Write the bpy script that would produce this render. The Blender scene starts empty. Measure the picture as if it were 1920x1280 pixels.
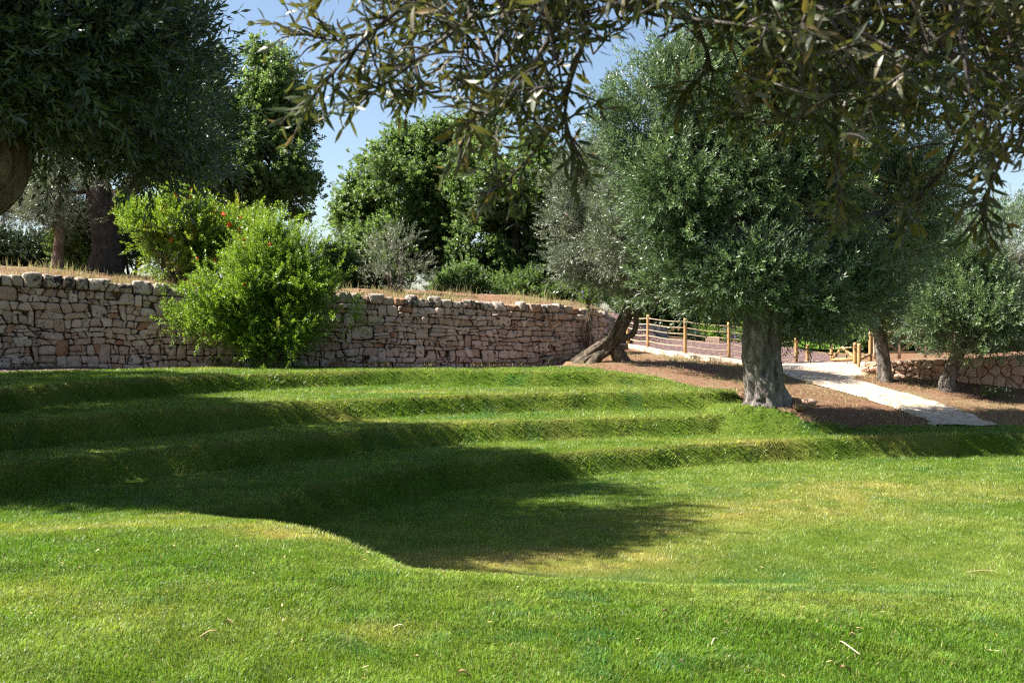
import bpy, math, random
import numpy as np

rng = np.random.default_rng(11)
random.seed(5)
C = bpy.context.scene.collection
F, HY, EYE = 1867.0, 600.0, 1.6          # lens in photo pixels, horizon row, eye height


def at(px, py, d):
    return np.array([(px - 960.0) / F * d, d, EYE - (py - HY) / F * d])


# ------------------------------------------------------------------ noise
def _h(ix, iy, iz):
    n = (ix * 374761393 + iy * 668265263 + iz * 1274126177) & 0xFFFFFFFF
    n = ((n ^ (n >> 13)) * 1274126177) & 0xFFFFFFFF
    n = (n ^ (n >> 16)) & 0xFFFFFF
    return n / float(0xFFFFFF)


def vnoise(x, y, z=0.0):
    x, y, z = np.broadcast_arrays(np.asarray(x, float), np.asarray(y, float), np.asarray(z, float))
    ix, iy, iz = (np.floor(a).astype(np.int64) for a in (x, y, z))
    fx, fy, fz = x - ix, y - iy, z - iz
    fx, fy, fz = (a * a * (3 - 2 * a) for a in (fx, fy, fz))
    r = 0
    for dx in (0, 1):
        wx = fx if dx else 1 - fx
        for dy in (0, 1):
            wy = fy if dy else 1 - fy
            for dz in (0, 1):
                wz = fz if dz else 1 - fz
                r = r + wx * wy * wz * _h(ix + dx, iy + dy, iz + dz)
    return r


def fbm(x, y, z=0.0, oct=4):
    s, a, t = 0, 0.5, 0
    for i in range(oct):
        k = 2.03 ** i
        s = s + a * vnoise(np.asarray(x) * k + 17.3 * i, np.asarray(y) * k - 9.1 * i, np.asarray(z) * k + 3.7 * i)
        t += a
        a *= 0.5
    return s / t


def sstep(a, b, x):
    t = np.clip((np.asarray(x, float) - a) / (b - a), 0, 1)
    return t * t * (3 - 2 * t)


# ------------------------------------------------------------------ mesh helpers
def mesh(name, V, faces, mat=None, parent=None, smooth=False, attrs=None, mats=None, midx=None):
    """faces: list of int arrays (n,3) or (n,4)."""
    V = np.ascontiguousarray(V, dtype=np.float32)
    faces = [np.asarray(f, dtype=np.int32) for f in faces if len(f)]
    me = bpy.data.meshes.new(name)
    me.vertices.add(len(V))
    me.vertices.foreach_set('co', V.ravel())
    loops = np.concatenate([f.ravel() for f in faces])
    sizes = np.concatenate([np.full(len(f), f.shape[1], np.int32) for f in faces])
    starts = np.concatenate([[0], np.cumsum(sizes)[:-1]]).astype(np.int32)
    me.loops.add(len(loops))
    me.loops.foreach_set('vertex_index', loops)
    me.polygons.add(len(sizes))
    me.polygons.foreach_set('loop_start', starts)
    if midx is not None:
        me.polygons.foreach_set('material_index', np.asarray(midx, np.int32))
    me.update(calc_edges=True)
    me.polygons.foreach_set('use_smooth', np.full(len(sizes), bool(smooth)))
    for k, a in (attrs or {}).items():
        a = np.asarray(a, np.float32)
        if a.ndim == 1:
            at_ = me.attributes.new(k, 'FLOAT', 'POINT')
            at_.data.foreach_set('value', np.ascontiguousarray(a))
        else:
            at_ = me.attributes.new(k, 'FLOAT_COLOR', 'POINT')
            c = np.ones((len(a), 4), np.float32)
            c[:, :3] = a
            at_.data.foreach_set('color', c.ravel())
    for m in (mats or ([mat] if mat else [])):
        me.materials.append(m)
    o = bpy.data.objects.new(name, me)
    C.objects.link(o)
    if parent is not None:
        o.parent = parent
    return o


class MB:
    """collects pieces into one mesh"""
    def __init__(self):
        self.V, self.T, self.Q, self.A, self.n = [], [], [], [], 0

    def add(self, V, faces, tone=0.5):
        V = np.asarray(V, float)
        for f in faces:
            f = np.asarray(f, np.int64)
            if len(f):
                (self.T if f.shape[1] == 3 else self.Q).append(f + self.n)
        self.V.append(V)
        self.A.append(np.full(len(V), tone) if np.isscalar(tone) else np.asarray(tone))
        self.n += len(V)

    def build(self, name, mat, parent=None, smooth=False, origin=None):
        V = np.concatenate(self.V)
        fs = []
        if self.T:
            fs.append(np.concatenate(self.T))
        if self.Q:
            fs.append(np.concatenate(self.Q))
        if origin is not None:
            V = V - np.asarray(origin)
        o = mesh(name, V, fs, mat, parent, smooth, {'tone': np.concatenate(self.A)})
        if origin is not None and parent is None:
            o.location = origin
        return o


def tag(o, label=None, cat=None, group=None, kind=None):
    for k, v in (('label', label), ('category', cat), ('group', group), ('kind', kind)):
        if v:
            o[k] = v
    return o


def empty(name, loc, label, cat, group=None):
    o = bpy.data.objects.new(name, None)
    C.objects.link(o)
    o.location = [float(v) for v in loc]
    o.empty_display_size = 0.2
    return tag(o, label, cat, group)


def grid_faces(nu, nv):
    i = np.arange(nu * nv).reshape(nu, nv)
    return np.stack([i[:-1, :-1], i[1:, :-1], i[1:, 1:], i[:-1, 1:]], -1).reshape(-1, 4)


def smoothpath(P, n):
    """Catmull-Rom through P (k,m) resampled at n points"""
    P = np.asarray(P, float)
    if len(P) == 2:
        t = np.linspace(0, 1, n)[:, None]
        return P[0] * (1 - t) + P[1] * t
    Q = np.vstack([2 * P[0] - P[1], P, 2 * P[-1] - P[-2]])
    u = np.linspace(0, len(P) - 1, n)
    i = np.minimum(u.astype(int), len(P) - 2)
    t = (u - i)[:, None]
    a, b, c, d = Q[i], Q[i + 1], Q[i + 2], Q[i + 3]
    return 0.5 * (2 * b + (c - a) * t + (2 * a - 5 * b + 4 * c - d) * t ** 2 + (3 * b - a - 3 * c + d) * t ** 3)


def tube(path, rad, n=None, seg=8, flute=0.0, kf=6, twist=0.0, rough=0.0, nscale=3.0, seed=0.0, cap=True, pits=()):
    path = np.asarray(path, float)
    rad = np.asarray(rad, float)
    if n is None:
        n = max(2, len(path))
    pr = np.hstack([path, rad[:, None]])
    pr = smoothpath(pr, n)
    P, R = pr[:, :3], np.maximum(pr[:, 3], 1e-4)
    T = np.gradient(P, axis=0)
    T /= np.linalg.norm(T, axis=1, keepdims=True) + 1e-9
    ref = np.array([0.0, -1.0, 0.0]) if abs(T[0, 1]) < 0.9 else np.array([1.0, 0, 0])
    Nn = np.zeros_like(P)
    v = ref - T[0] * ref.dot(T[0])
    Nn[0] = v / np.linalg.norm(v)
    for i in range(1, n):
        v = Nn[i - 1] - T[i] * Nn[i - 1].dot(T[i])
        Nn[i] = v / (np.linalg.norm(v) + 1e-9)
    B = np.cross(T, Nn)
    th = np.linspace(0, 2 * np.pi, seg, endpoint=False)
    tt = np.linspace(0, 1, n)[:, None]
    cs, sn = np.cos(th)[None, :], np.sin(th)[None, :]
    m = np.ones((n, seg))
    if flute:
        ph = fbm(cs * 0.8 + seed, sn * 0.8, tt * 2.0, 2) * 5
        m = m + flute * np.sin(kf * th[None, :] + twist * tt + ph) + flute * 0.6 * np.sin((kf * 2 + 1) * th[None, :] - twist * tt * 1.3 + ph * 1.7)
    if rough:
        m = m + rough * (fbm(cs * nscale + seed, sn * nscale, tt * nscale * 2 + seed, 4) - 0.5) * 2
    for (t0, a0, dp, st, sa) in pits:
        da = (th[None, :] - a0 + np.pi) % (2 * np.pi) - np.pi
        m = m - dp * np.exp(-((tt - t0) / st) ** 2 - (da / sa) ** 2)
    V = P[:, None, :] + (R[:, None] * m)[:, :, None] * (cs[:, :, None] * Nn[:, None, :] + sn[:, :, None] * B[:, None, :])
    V = V.reshape(-1, 3)
    i = np.arange(n * seg).reshape(n, seg)
    j = np.roll(i, -1, axis=1)
    Q = np.stack([i[:-1], j[:-1], j[1:], i[1:]], -1).reshape(-1, 4)
    fs = [Q]
    if cap:
        V = np.vstack([V, P[0], P[-1]])
        a, b = n * seg, n * seg + 1
        fs.append(np.concatenate([np.stack([j[0], i[0], np.full(seg, a)], -1), np.stack([i[-1], j[-1], np.full(seg, b)], -1)]))
    return V, fs


# ------------------------------------------------------------------ materials
def newmat(name):
    m = bpy.data.materials.new(name)
    m.use_nodes = True
    nt = m.node_tree
    nt.nodes.clear()
    out = nt.nodes.new('ShaderNodeOutputMaterial')
    return m, nt, out


def nd(nt, t, **kw):
    n = nt.nodes.new(t)
    for k, v in kw.items():
        if k in n.inputs:
            n.inputs[k].default_value = v
        else:
            setattr(n, k, v)
    return n


def attr(nt, name, col=False):
    a = nt.nodes.new('ShaderNodeAttribute')
    a.attribute_name = name
    return a.outputs['Color' if col else 'Fac']


def ramp(nt, fac, stops):
    r = nt.nodes.new('ShaderNodeValToRGB')
    els = r.color_ramp.elements
    while len(els) < len(stops):
        els.new(0.5)
    for e, (p, c) in zip(els, stops):
        e.position = p
        e.color = (*c, 1) if len(c) == 3 else c
    nt.links.new(fac, r.inputs[0])
    return r.outputs[0]


def mixc(nt, fac, a, b, mode='MIX'):
    n = nt.nodes.new('ShaderNodeMix')
    n.data_type = 'RGBA'
    n.blend_type = mode
    for s, v in ((0, fac), (6, a), (7, b)):
        if hasattr(v, 'is_linked') or isinstance(v, bpy.types.NodeSocket):
            nt.links.new(v, n.inputs[s])
        else:
            n.inputs[s].default_value = v if s == 0 else (*v, 1)
    return n.outputs[2]


def noise(nt, scale, detail=4, rough=0.6, vec=None, dist=0.0):
    n = nt.nodes.new('ShaderNodeTexNoise')
    n.inputs['Scale'].default_value = scale
    n.inputs['Detail'].default_value = detail
    n.inputs['Roughness'].default_value = rough
    n.inputs['Distortion'].default_value = dist
    if vec is not None:
        nt.links.new(vec, n.inputs['Vector'])
    return n.outputs['Fac']


def objco(nt):
    return nt.nodes.new('ShaderNodeTexCoord').outputs['Object']


def principled(nt, out, col, rough=0.8, spec=0.3, bump=None, bstr=0.3, bdist=0.02):
    p = nt.nodes.new('ShaderNodeBsdfPrincipled')
    if isinstance(col, bpy.types.NodeSocket):
        nt.links.new(col, p.inputs['Base Color'])
    else:
        p.inputs['Base Color'].default_value = (*col, 1)
    p.inputs['Roughness'].default_value = rough
    p.inputs['Specular IOR Level'].default_value = spec
    if bump is not None:
        b = nt.nodes.new('ShaderNodeBump')
        b.inputs['Strength'].default_value = bstr
        b.inputs['Distance'].default_value = bdist
        nt.links.new(bump, b.inputs['Height'])
        nt.links.new(b.outputs[0], p.inputs['Normal'])
    nt.links.new(p.outputs[0], out.inputs[0])
    return p


def leaf_mat(name, stops, under, trans_col, trans=0.3, rough=0.4, spec=0.5):
    """two-sided leaf: upper colour by tone, its own underside colour, some light through"""
    m, nt, out = newmat(name)
    top = ramp(nt, attr(nt, 'tone'), stops)
    geo = nt.nodes.new('ShaderNodeNewGeometry')
    if isinstance(under, list):
        under = ramp(nt, attr(nt, 'tone'), under)
    col = mixc(nt, geo.outputs['Backfacing'], top, under)
    p = nt.nodes.new('ShaderNodeBsdfPrincipled')
    nt.links.new(col, p.inputs['Base Color'])
    p.inputs['Roughness'].default_value = rough
    p.inputs['Specular IOR Level'].default_value = spec
    t = nt.nodes.new('ShaderNodeBsdfTranslucent')
    tc = mixc(nt, 1.0, mixc(nt, 0.5, top, trans_col), (1.6, 1.6, 1.6), 'MULTIPLY')
    nt.links.new(tc, t.inputs['Color'])
    mx = nt.nodes.new('ShaderNodeMixShader')
    mx.inputs[0].default_value = trans
    nt.links.new(p.outputs[0], mx.inputs[1])
    nt.links.new(t.outputs[0], mx.inputs[2])
    nt.links.new(mx.outputs[0], out.inputs[0])
    return m


M = {}
M['olive'] = leaf_mat('olive_leaf', [(0, (.032, .062, .025)), (.5, (.070, .118, .046)), (.85, (.125, .190, .065)), (1, (.19, .26, .08))],
                      (.19, .22, .165), (.11, .18, .04), .22, .40, .45)
M['olive_shaded'] = leaf_mat('olive_leaf_shaded', [(0, (.020, .038, .022)), (.5, (.042, .072, .036)), (.85, (.075, .115, .05)), (1, (.12, .16, .06))],
                           (.075, .098, .070), (.06, .10, .03), .10, .42, .35)  # darker copy of the olive leaf: the crown's unlit side put into colour
M['olive_silver'] = leaf_mat('olive_leaf_silver', [(0, (.055, .070, .042)), (.5, (.10, .12, .075)), (.85, (.15, .175, .10)), (1, (.20, .22, .12))],
                             (.20, .22, .17), (.12, .15, .05), .22, .4, .5)
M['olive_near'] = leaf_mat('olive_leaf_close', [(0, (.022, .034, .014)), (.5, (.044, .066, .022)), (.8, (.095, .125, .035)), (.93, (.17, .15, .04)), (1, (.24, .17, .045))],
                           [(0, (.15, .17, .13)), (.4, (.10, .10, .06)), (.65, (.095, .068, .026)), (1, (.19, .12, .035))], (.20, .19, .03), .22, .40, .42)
M['oak'] = leaf_mat('oak_leaf', [(0, (.040, .068, .020)), (.5, (.075, .120, .032)), (.85, (.115, .170, .042)), (1, (.16, .20, .055))],
                    (.10, .14, .06), (.16, .26, .04), .38, .46, .35)
M['pom'] = leaf_mat('pomegranate_leaf', [(0, (.035, .085, .010)), (.5, (.090, .175, .013)), (.85, (.185, .265, .018)), (1, (.32, .29, .03))],
                    (.09, .15, .03), (.25, .36, .02), .36, .40, .45)
M['shrub'] = leaf_mat('shrub_leaf', [(0, (.035, .065, .018)), (.5, (.070, .120, .030)), (.85, (.12, .19, .04)), (1, (.20, .24, .06))],
                      (.10, .14, .06), (.17, .25, .03), .40, .42, .4)
M['ivy'] = leaf_mat('ivy_leaf', [(0, (.012, .022, .010)), (.6, (.022, .038, .014)), (1, (.05, .08, .025))],
                    (.04, .06, .03), (.05, .09, .02), .15, .4, .4)
M['weed'] = leaf_mat('dry_grass_blade', [(0, (.10, .13, .04)), (.5, (.26, .23, .10)), (1, (.44, .36, .19))],
                     (.30, .26, .13), (.34, .30, .12), .3, .6, .2)

# grass: colour is stored per blade
m, nt, out = newmat('grass_blade')
col = attr(nt, 'col', True)
p = nt.nodes.new('ShaderNodeBsdfPrincipled')
nt.links.new(col, p.inputs['Base Color'])
p.inputs['Roughness'].default_value = 0.45
p.inputs['Specular IOR Level'].default_value = 0.35
t = nt.nodes.new('ShaderNodeBsdfTranslucent')
nt.links.new(mixc(nt, 1.0, col, (1.5, 1.6, .9), 'MULTIPLY'), t.inputs['Color'])
mx = nt.nodes.new('ShaderNodeMixShader')
mx.inputs[0].default_value = 0.35
nt.links.new(p.outputs[0], mx.inputs[1])
nt.links.new(t.outputs[0], mx.inputs[2])
nt.links.new(mx.outputs[0], out.inputs[0])
M['grass'] = m

m, nt, out = newmat('lawn_turf')
oc = objco(nt)
n1 = noise(nt, 60, 5, .7, oc)
col = mixc(nt, .8, attr(nt, 'col', True), ramp(nt, n1, [(.3, (.45, .45, .45)), (.7, (1, 1, 1))]), 'MULTIPLY')
principled(nt, out, col, .95, .1, noise(nt, 45, 6, .7, oc), .8, .03)
M['lawn'] = m

m, nt, out = newmat('dry_soil')
oc = objco(nt)
n1, n2, n3 = noise(nt, .45, 4, .6, oc), noise(nt, 9, 6, .75, oc), noise(nt, 42, 4, .7, oc)
c1 = ramp(nt, n2, [(.3, (.085, .042, .024)), (.5, (.165, .088, .052)), (.72, (.28, .18, .115))])
c2 = ramp(nt, n2, [(.3, (.085, .065, .03)), (.5, (.18, .135, .07)), (.72, (.31, .245, .145))])
col = mixc(nt, ramp(nt, n1, [(.48, (0, 0, 0)), (.68, (1, 1, 1))]), c1, c2)
col = mixc(nt, ramp(nt, n3, [(.58, (0, 0, 0)), (.7, (1, 1, 1))]), col, (.36, .27, .175))
principled(nt, out, col, .95, .1, noise(nt, 25, 8, .75, oc), 1.0, .05)
M['soil'] = m

m, nt, out = newmat('bark_mulch')
oc = objco(nt)
v = nt.nodes.new('ShaderNodeTexVoronoi')
v.inputs['Scale'].default_value = 26
nt.links.new(oc, v.inputs['Vector'])
cv = nt.nodes.new('ShaderNodeSeparateColor')
nt.links.new(v.outputs['Color'], cv.inputs[0])
col = ramp(nt, cv.outputs[0], [(0, (.045, .027, .026)), (.5, (.105, .062, .058)), (.88, (.165, .105, .096)), (1, (.38, .29, .25))])
principled(nt, out, col, .9, .2, v.outputs['Distance'], .9, .03)
M['mulch'] = m

m, nt, out = newmat('limestone_paving')
oc = objco(nt)
wv = nt.nodes.new('ShaderNodeVectorMath')
wv.operation = 'ADD'
nz = nt.nodes.new('ShaderNodeTexNoise')
nz.inputs['Scale'].default_value = 1.5
nt.links.new(oc, nz.inputs['Vector'])
nt.links.new(oc, wv.inputs[0])
nt.links.new(nz.outputs['Color'], wv.inputs[1])
v = nt.nodes.new('ShaderNodeTexVoronoi')
v.feature = 'DISTANCE_TO_EDGE'
v.inputs['Scale'].default_value = 2.0
nt.links.new(wv.outputs[0], v.inputs['Vector'])
vc = nt.nodes.new('ShaderNodeTexVoronoi')
vc.inputs['Scale'].default_value = 2.0
nt.links.new(wv.outputs[0], vc.inputs['Vector'])
sc_ = nt.nodes.new('ShaderNodeSeparateColor')
nt.links.new(vc.outputs['Color'], sc_.inputs[0])
slab = ramp(nt, sc_.outputs[0], [(0, (.48, .39, .30)), (.5, (.58, .50, .41)), (1, (.52, .40, .29))])
slab = mixc(nt, .7, slab, ramp(nt, noise(nt, 7, 6, .7, oc), [(.3, (.50, .42, .35)), (.62, (1, 1, 1))]), 'MULTIPLY')
joint = ramp(nt, v.outputs['Distance'], [(.012, (0, 0, 0)), (.06, (1, 1, 1))])
col = mixc(nt, joint, (.30, .215, .14), slab)
hb = nt.nodes.new('ShaderNodeMath')
hb.operation = 'MULTIPLY_ADD'
nt.links.new(joint, hb.inputs[0])
hb.inputs[1].default_value = .6
nt.links.new(noise(nt, 12, 5, .7, oc), hb.inputs[2])
principled(nt, out, col, .85, .2, hb.outputs[0], .5, .03)
M['paving'] = m


def stone_mat(name, stops, lich=(.05, .045, .045), lichmin=.585):
    m, nt, out = newmat(name)
    oc = objco(nt)
    base = ramp(nt, attr(nt, 'tone'), stops)
    n1 = noise(nt, 5, 8, .7, oc, .4)
    col = mixc(nt, .75, base, ramp(nt, n1, [(.28, (.55, .50, .47)), (.5, (.95, .93, .92)), (.72, (1.25, 1.22, 1.18))]), 'MULTIPLY')
    n4 = noise(nt, 1.3, 3, .5, oc)
    n2 = noise(nt, 6.5, 6, .72, oc, .6)
    ad = nt.nodes.new('ShaderNodeMath')
    ad.operation = 'MULTIPLY_ADD'
    nt.links.new(n4, ad.inputs[0])
    ad.inputs[1].default_value = .45
    nt.links.new(n2, ad.inputs[2])
    lm = ramp(nt, ad.outputs[0], [(lichmin + .22, (0, 0, 0)), (lichmin + .26, (1, 1, 1))])
    col = mixc(nt, lm, col, lich)
    principled(nt, out, col, .92, .15, noise(nt, 14, 10, .75, oc), .9, .05)
    return m


M['stone'] = stone_mat('drystone_limestone', [(0, (.32, .16, .095)), (.14, (.43, .25, .165)), (.24, (.39, .285, .23)), (.55, (.485, .375, .31)), (1, (.57, .475, .41))])
M['coping'] = stone_mat('coping_limestone', [(0, (.36, .19, .10)), (.14, (.43, .27, .175)), (.24, (.36, .295, .24)), (1, (.52, .45, .38))], lichmin=.55)
M['pale_stone'] = stone_mat('pale_fitted_limestone', [(0, (.46, .25, .165)), (.4, (.56, .35, .25)), (1, (.62, .46, .35))], (.16, .13, .10), .68)
M['grey_stone'] = stone_mat('grey_block_stone', [(0, (.36, .33, .31)), (1, (.50, .47, .44))], (.14, .13, .12), .60)
m, nt, out = newmat('wall_core')
principled(nt, out, ramp(nt, noise(nt, 8, 6, .7, objco(nt)), [(.3, (.14, .085, .055)), (.7, (.26, .16, .10))]), .95, .1, noise(nt, 20, 6, .7, objco(nt)), 1, .05)
M['core'] = m


def bark_mat(name, dark, mid, light, scale=6.0, zs=.38):
    m, nt, out = newmat(name)
    oc = objco(nt)
    mp = nt.nodes.new('ShaderNodeMapping')
    mp.inputs['Scale'].default_value = (1, 1, zs)
    nt.links.new(oc, mp.inputs[0])
    n1 = noise(nt, scale, 8, .72, mp.outputs[0], .8)
    n2 = noise(nt, 2.2, 4, .6, oc)
    n3 = noise(nt, scale * 3, 6, .7, mp.outputs[0], .5)
    c = ramp(nt, n1, [(.33, dark), (.5, mid), (.68, light)])
    c = mixc(nt, .6, c, ramp(nt, n2, [(.3, (.6, .58, .55)), (.7, (1.15, 1.15, 1.15))]), 'MULTIPLY')
    ad = nt.nodes.new('ShaderNodeMath')
    ad.operation = 'MULTIPLY_ADD'
    nt.links.new(n3, ad.inputs[0])
    ad.inputs[1].default_value = .4
    nt.links.new(n1, ad.inputs[2])
    principled(nt, out, c, .95, .1, ad.outputs[0], 1.0, .10)
    return m


M['bark'] = bark_mat('olive_bark', (.055, .047, .041), (.18, .158, .14), (.36, .32, .285))
M['bark_warm'] = bark_mat('old_olive_bark', (.050, .036, .026), (.16, .118, .085), (.30, .235, .175))
M['bark_old'] = bark_mat('gnarled_olive_bark', (.035, .028, .021), (.12, .095, .073), (.24, .20, .155))
M['bark_dark'] = bark_mat('oak_bark', (.030, .025, .020), (.075, .062, .050), (.13, .11, .09), 10)
m, nt, out = newmat('treated_timber')
oc = objco(nt)
mp = nt.nodes.new('ShaderNodeMapping')
mp.inputs['Scale'].default_value = (1, 1, .08)
nt.links.new(oc, mp.inputs[0])
principled(nt, out, ramp(nt, noise(nt, 22, 5, .6, mp.outputs[0]), [(.28, (.22, .14, .075)), (.5, (.38, .225, .095)), (.7, (.46, .30, .14)), (.85, (.40, .31, .20))]), .7, .25, noise(nt, 30, 4, .6, mp.outputs[0]), .4, .01)
M['timber'] = m
m, nt, out = newmat('weathered_timber')
oc = objco(nt)
principled(nt, out, ramp(nt, noise(nt, 12, 5, .6, oc), [(.3, (.26, .17, .10)), (.7, (.46, .33, .22))]), .8, .2)
M['timber_grey'] = m
m, nt, out = newmat('hemp_rope')
principled(nt, out, ramp(nt, noise(nt, 60, 3, .6, objco(nt)), [(.3, (.44, .34, .22)), (.7, (.62, .52, .38))]), .9, .1)
M['rope'] = m
m, nt, out = newmat('green_wire')
principled(nt, out, (.05, .06, .055), .5, .4)
M['wire'] = m
m, nt, out = newmat('pomegranate_flower')
principled(nt, out, ramp(nt, attr(nt, 'tone'), [(0, (.55, .03, .008)), (1, (.75, .12, .012))]), .5, .3)
M['flower'] = m
m, nt, out = newmat('white_petal')
principled(nt, out, (.75, .74, .68), .6, .2)
M['petal'] = m
m, nt, out = newmat('purple_petal')
principled(nt, out, (.22, .13, .34), .6, .2)
M['purple'] = m
m, nt, out = newmat('dry_leaf')
principled(nt, out, ramp(nt, attr(nt, 'tone'), [(0, (.22, .12, .05)), (.6, (.50, .36, .19)), (1, (.72, .66, .52))]), .7, .2)
M['litter'] = m

# ------------------------------------------------------------------ terrain
CX, CY = 5.0, 8.0
RISE = [(-1.35, .43), (-.92, .40), (-.52, .42), (-.10, .40)]     # foot height, rise of each grass bank, lowest first
FEET = [
    [(1960, 854), (1900, 855), (1700, 858), (1500, 866), (1350, 874), (1200, 885), (1000, 904), (850, 924), (700, 956), (560, 1000)],
    [(1960, 800), (1500, 806), (1300, 819), (1000, 827), (850, 832), (600, 860), (400, 885), (250, 900), (150, 915)],
    [(1700, 772), (1300, 771), (1000, 773), (800, 781), (600, 793), (400, 811), (200, 831), (0, 843)],
    [(1600, 730), (1300, 729), (1000, 727), (800, 722), (600, 727), (500, 732), (300, 746), (120, 757), (0, 782)],
]
TH = np.radians(np.linspace(-90, 270, 1441))


def foot_curve(pts, z):
    P = np.array([at(px, py, (EYE - z) * F / (py - HY)) for px, py in pts])
    th = np.arctan2(P[:, 1] - CY, P[:, 0] - CX)
    r = np.hypot(P[:, 0] - CX, P[:, 1] - CY)
    th = np.where(th < -np.pi / 2, th + 2 * np.pi, th)
    o = np.argsort(th)
    R = np.interp(TH, th[o], r[o])
    k = np.exp(-0.5 * (np.arange(-40, 41) / 14.0) ** 2)
    k /= k.sum()
    return np.convolve(np.pad(R, 40, mode='edge'), k, 'valid')


RC = [foot_curve(p, z) for p, (z, _) in zip(FEET, RISE)]
for k in (1, 2, 3):
    RC[k] = np.maximum(RC[k], RC[k - 1] + 1.15)

CTRL = [(-300, 700, 23.5), (0, 690, 27), (200, 687, 28.4), (400, 684, 29), (700, 684, 30.5), (900, 684, 31.2), (1000, 684, 31.5), (1087, 669, 34), (1130, 671, 30.5),
        (1160, 651, 34.5), (1216, 657, 34), (1287, 668, 33.5), (1369, 676, 33), (1440, 680, 33), (1496, 681, 33), (1570, 682, 33), (1250, 640, 40), (1400, 645, 40),
        (1510, 655, 42), (1540, 690, 31.5), (1640, 730, 27.5), (1780, 775, 25), (1610, 703, 31), (1750, 715, 30), (1900, 726, 29), (2050, 733, 28.5),
        (1900, 760, 26.5), (2100, 770, 26), (1330, 727, 25), (1200, 704, 27), (1435, 752, 23.3), (1900, 806, 23), (2100, 806, 22.5), (1600, 790, 23.5),
        (1630, 676, 33.2), (1750, 672, 32.5), (1900, 665, 31.5), (2100, 660, 31), (1700, 675, 36), (1900, 668, 37)]
CW = np.array([at(*c) for c in CTRL] + [np.array(v) for v in [(-40, 45, .5), (0, 48, .9), (15, 55, .9), (40, 50, .4), (40, 20, -1.0), (-40, 20, .3), (10, 80, 1.0), (-30, 80, 1.), (50, 80, .8)]])


def _k(d2):
    return 0.5 * d2 * np.log(d2 + 1e-9)


_A = _k(((CW[:, None, :2] - CW[None, :, :2]) ** 2).sum(-1)) + np.eye(len(CW)) * 3.0
_Pm = np.hstack([np.ones((len(CW), 1)), CW[:, :2]])
_S = np.block([[_A, _Pm], [_Pm.T, np.zeros((3, 3))]])
_W = np.linalg.solve(_S, np.concatenate([CW[:, 2], np.zeros(3)]))


def Bz(x, y):
    z = _W[-3] + _W[-2] * x + _W[-1] * y
    for (cx, cy, _), w in zip(CW, _W[:-3]):
        z = z + w * _k((x - cx) ** 2 + (y - cy) ** 2)
    return z


# the tall dry-stone wall: front-face foot in plan, foot height and top height
WALL = np.array([[*at(-330, 690, 23.5)[:2], .20, 2.95], [*at(-150, 690, 25.6)[:2], .27, 2.93], [*at(0, 690, 27)[:2], .30, 2.90], [*at(200, 690, 28.4)[:2], .29, 2.76], [*at(400, 690, 29.6)[:2], .26, 2.55],
                 [*at(640, 690, 30.8)[:2], .2, 2.45], [*at(850, 690, 31.5)[:2], .15, 2.28], [*at(1000, 690, 32.2)[:2], .13, 2.16], [*at(1087, 690, 33.6)[:2], .3, 2.05],
                 [*at(1130, 690, 35.4)[:2], .45, 1.93], [*at(1156, 690, 37.5)[:2], .6, 1.72]])
LOWW = np.array([[*at(1612, 690, 31.2)[:2], -.13, .29], [*at(1700, 690, 30.6)[:2], -.22, .36], [*at(1800, 690, 29.8)[:2], -.30, .46], [*at(1900, 690, 29)[:2], -.38, .58], [*at(2080, 690, 27.8)[:2], -.50, .68]])


def wall_y(x):
    return np.interp(x, WALL[:, 0], WALL[:, 1])


def wall_top(x):
    return np.interp(x, WALL[:, 0], WALL[:, 3])


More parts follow.
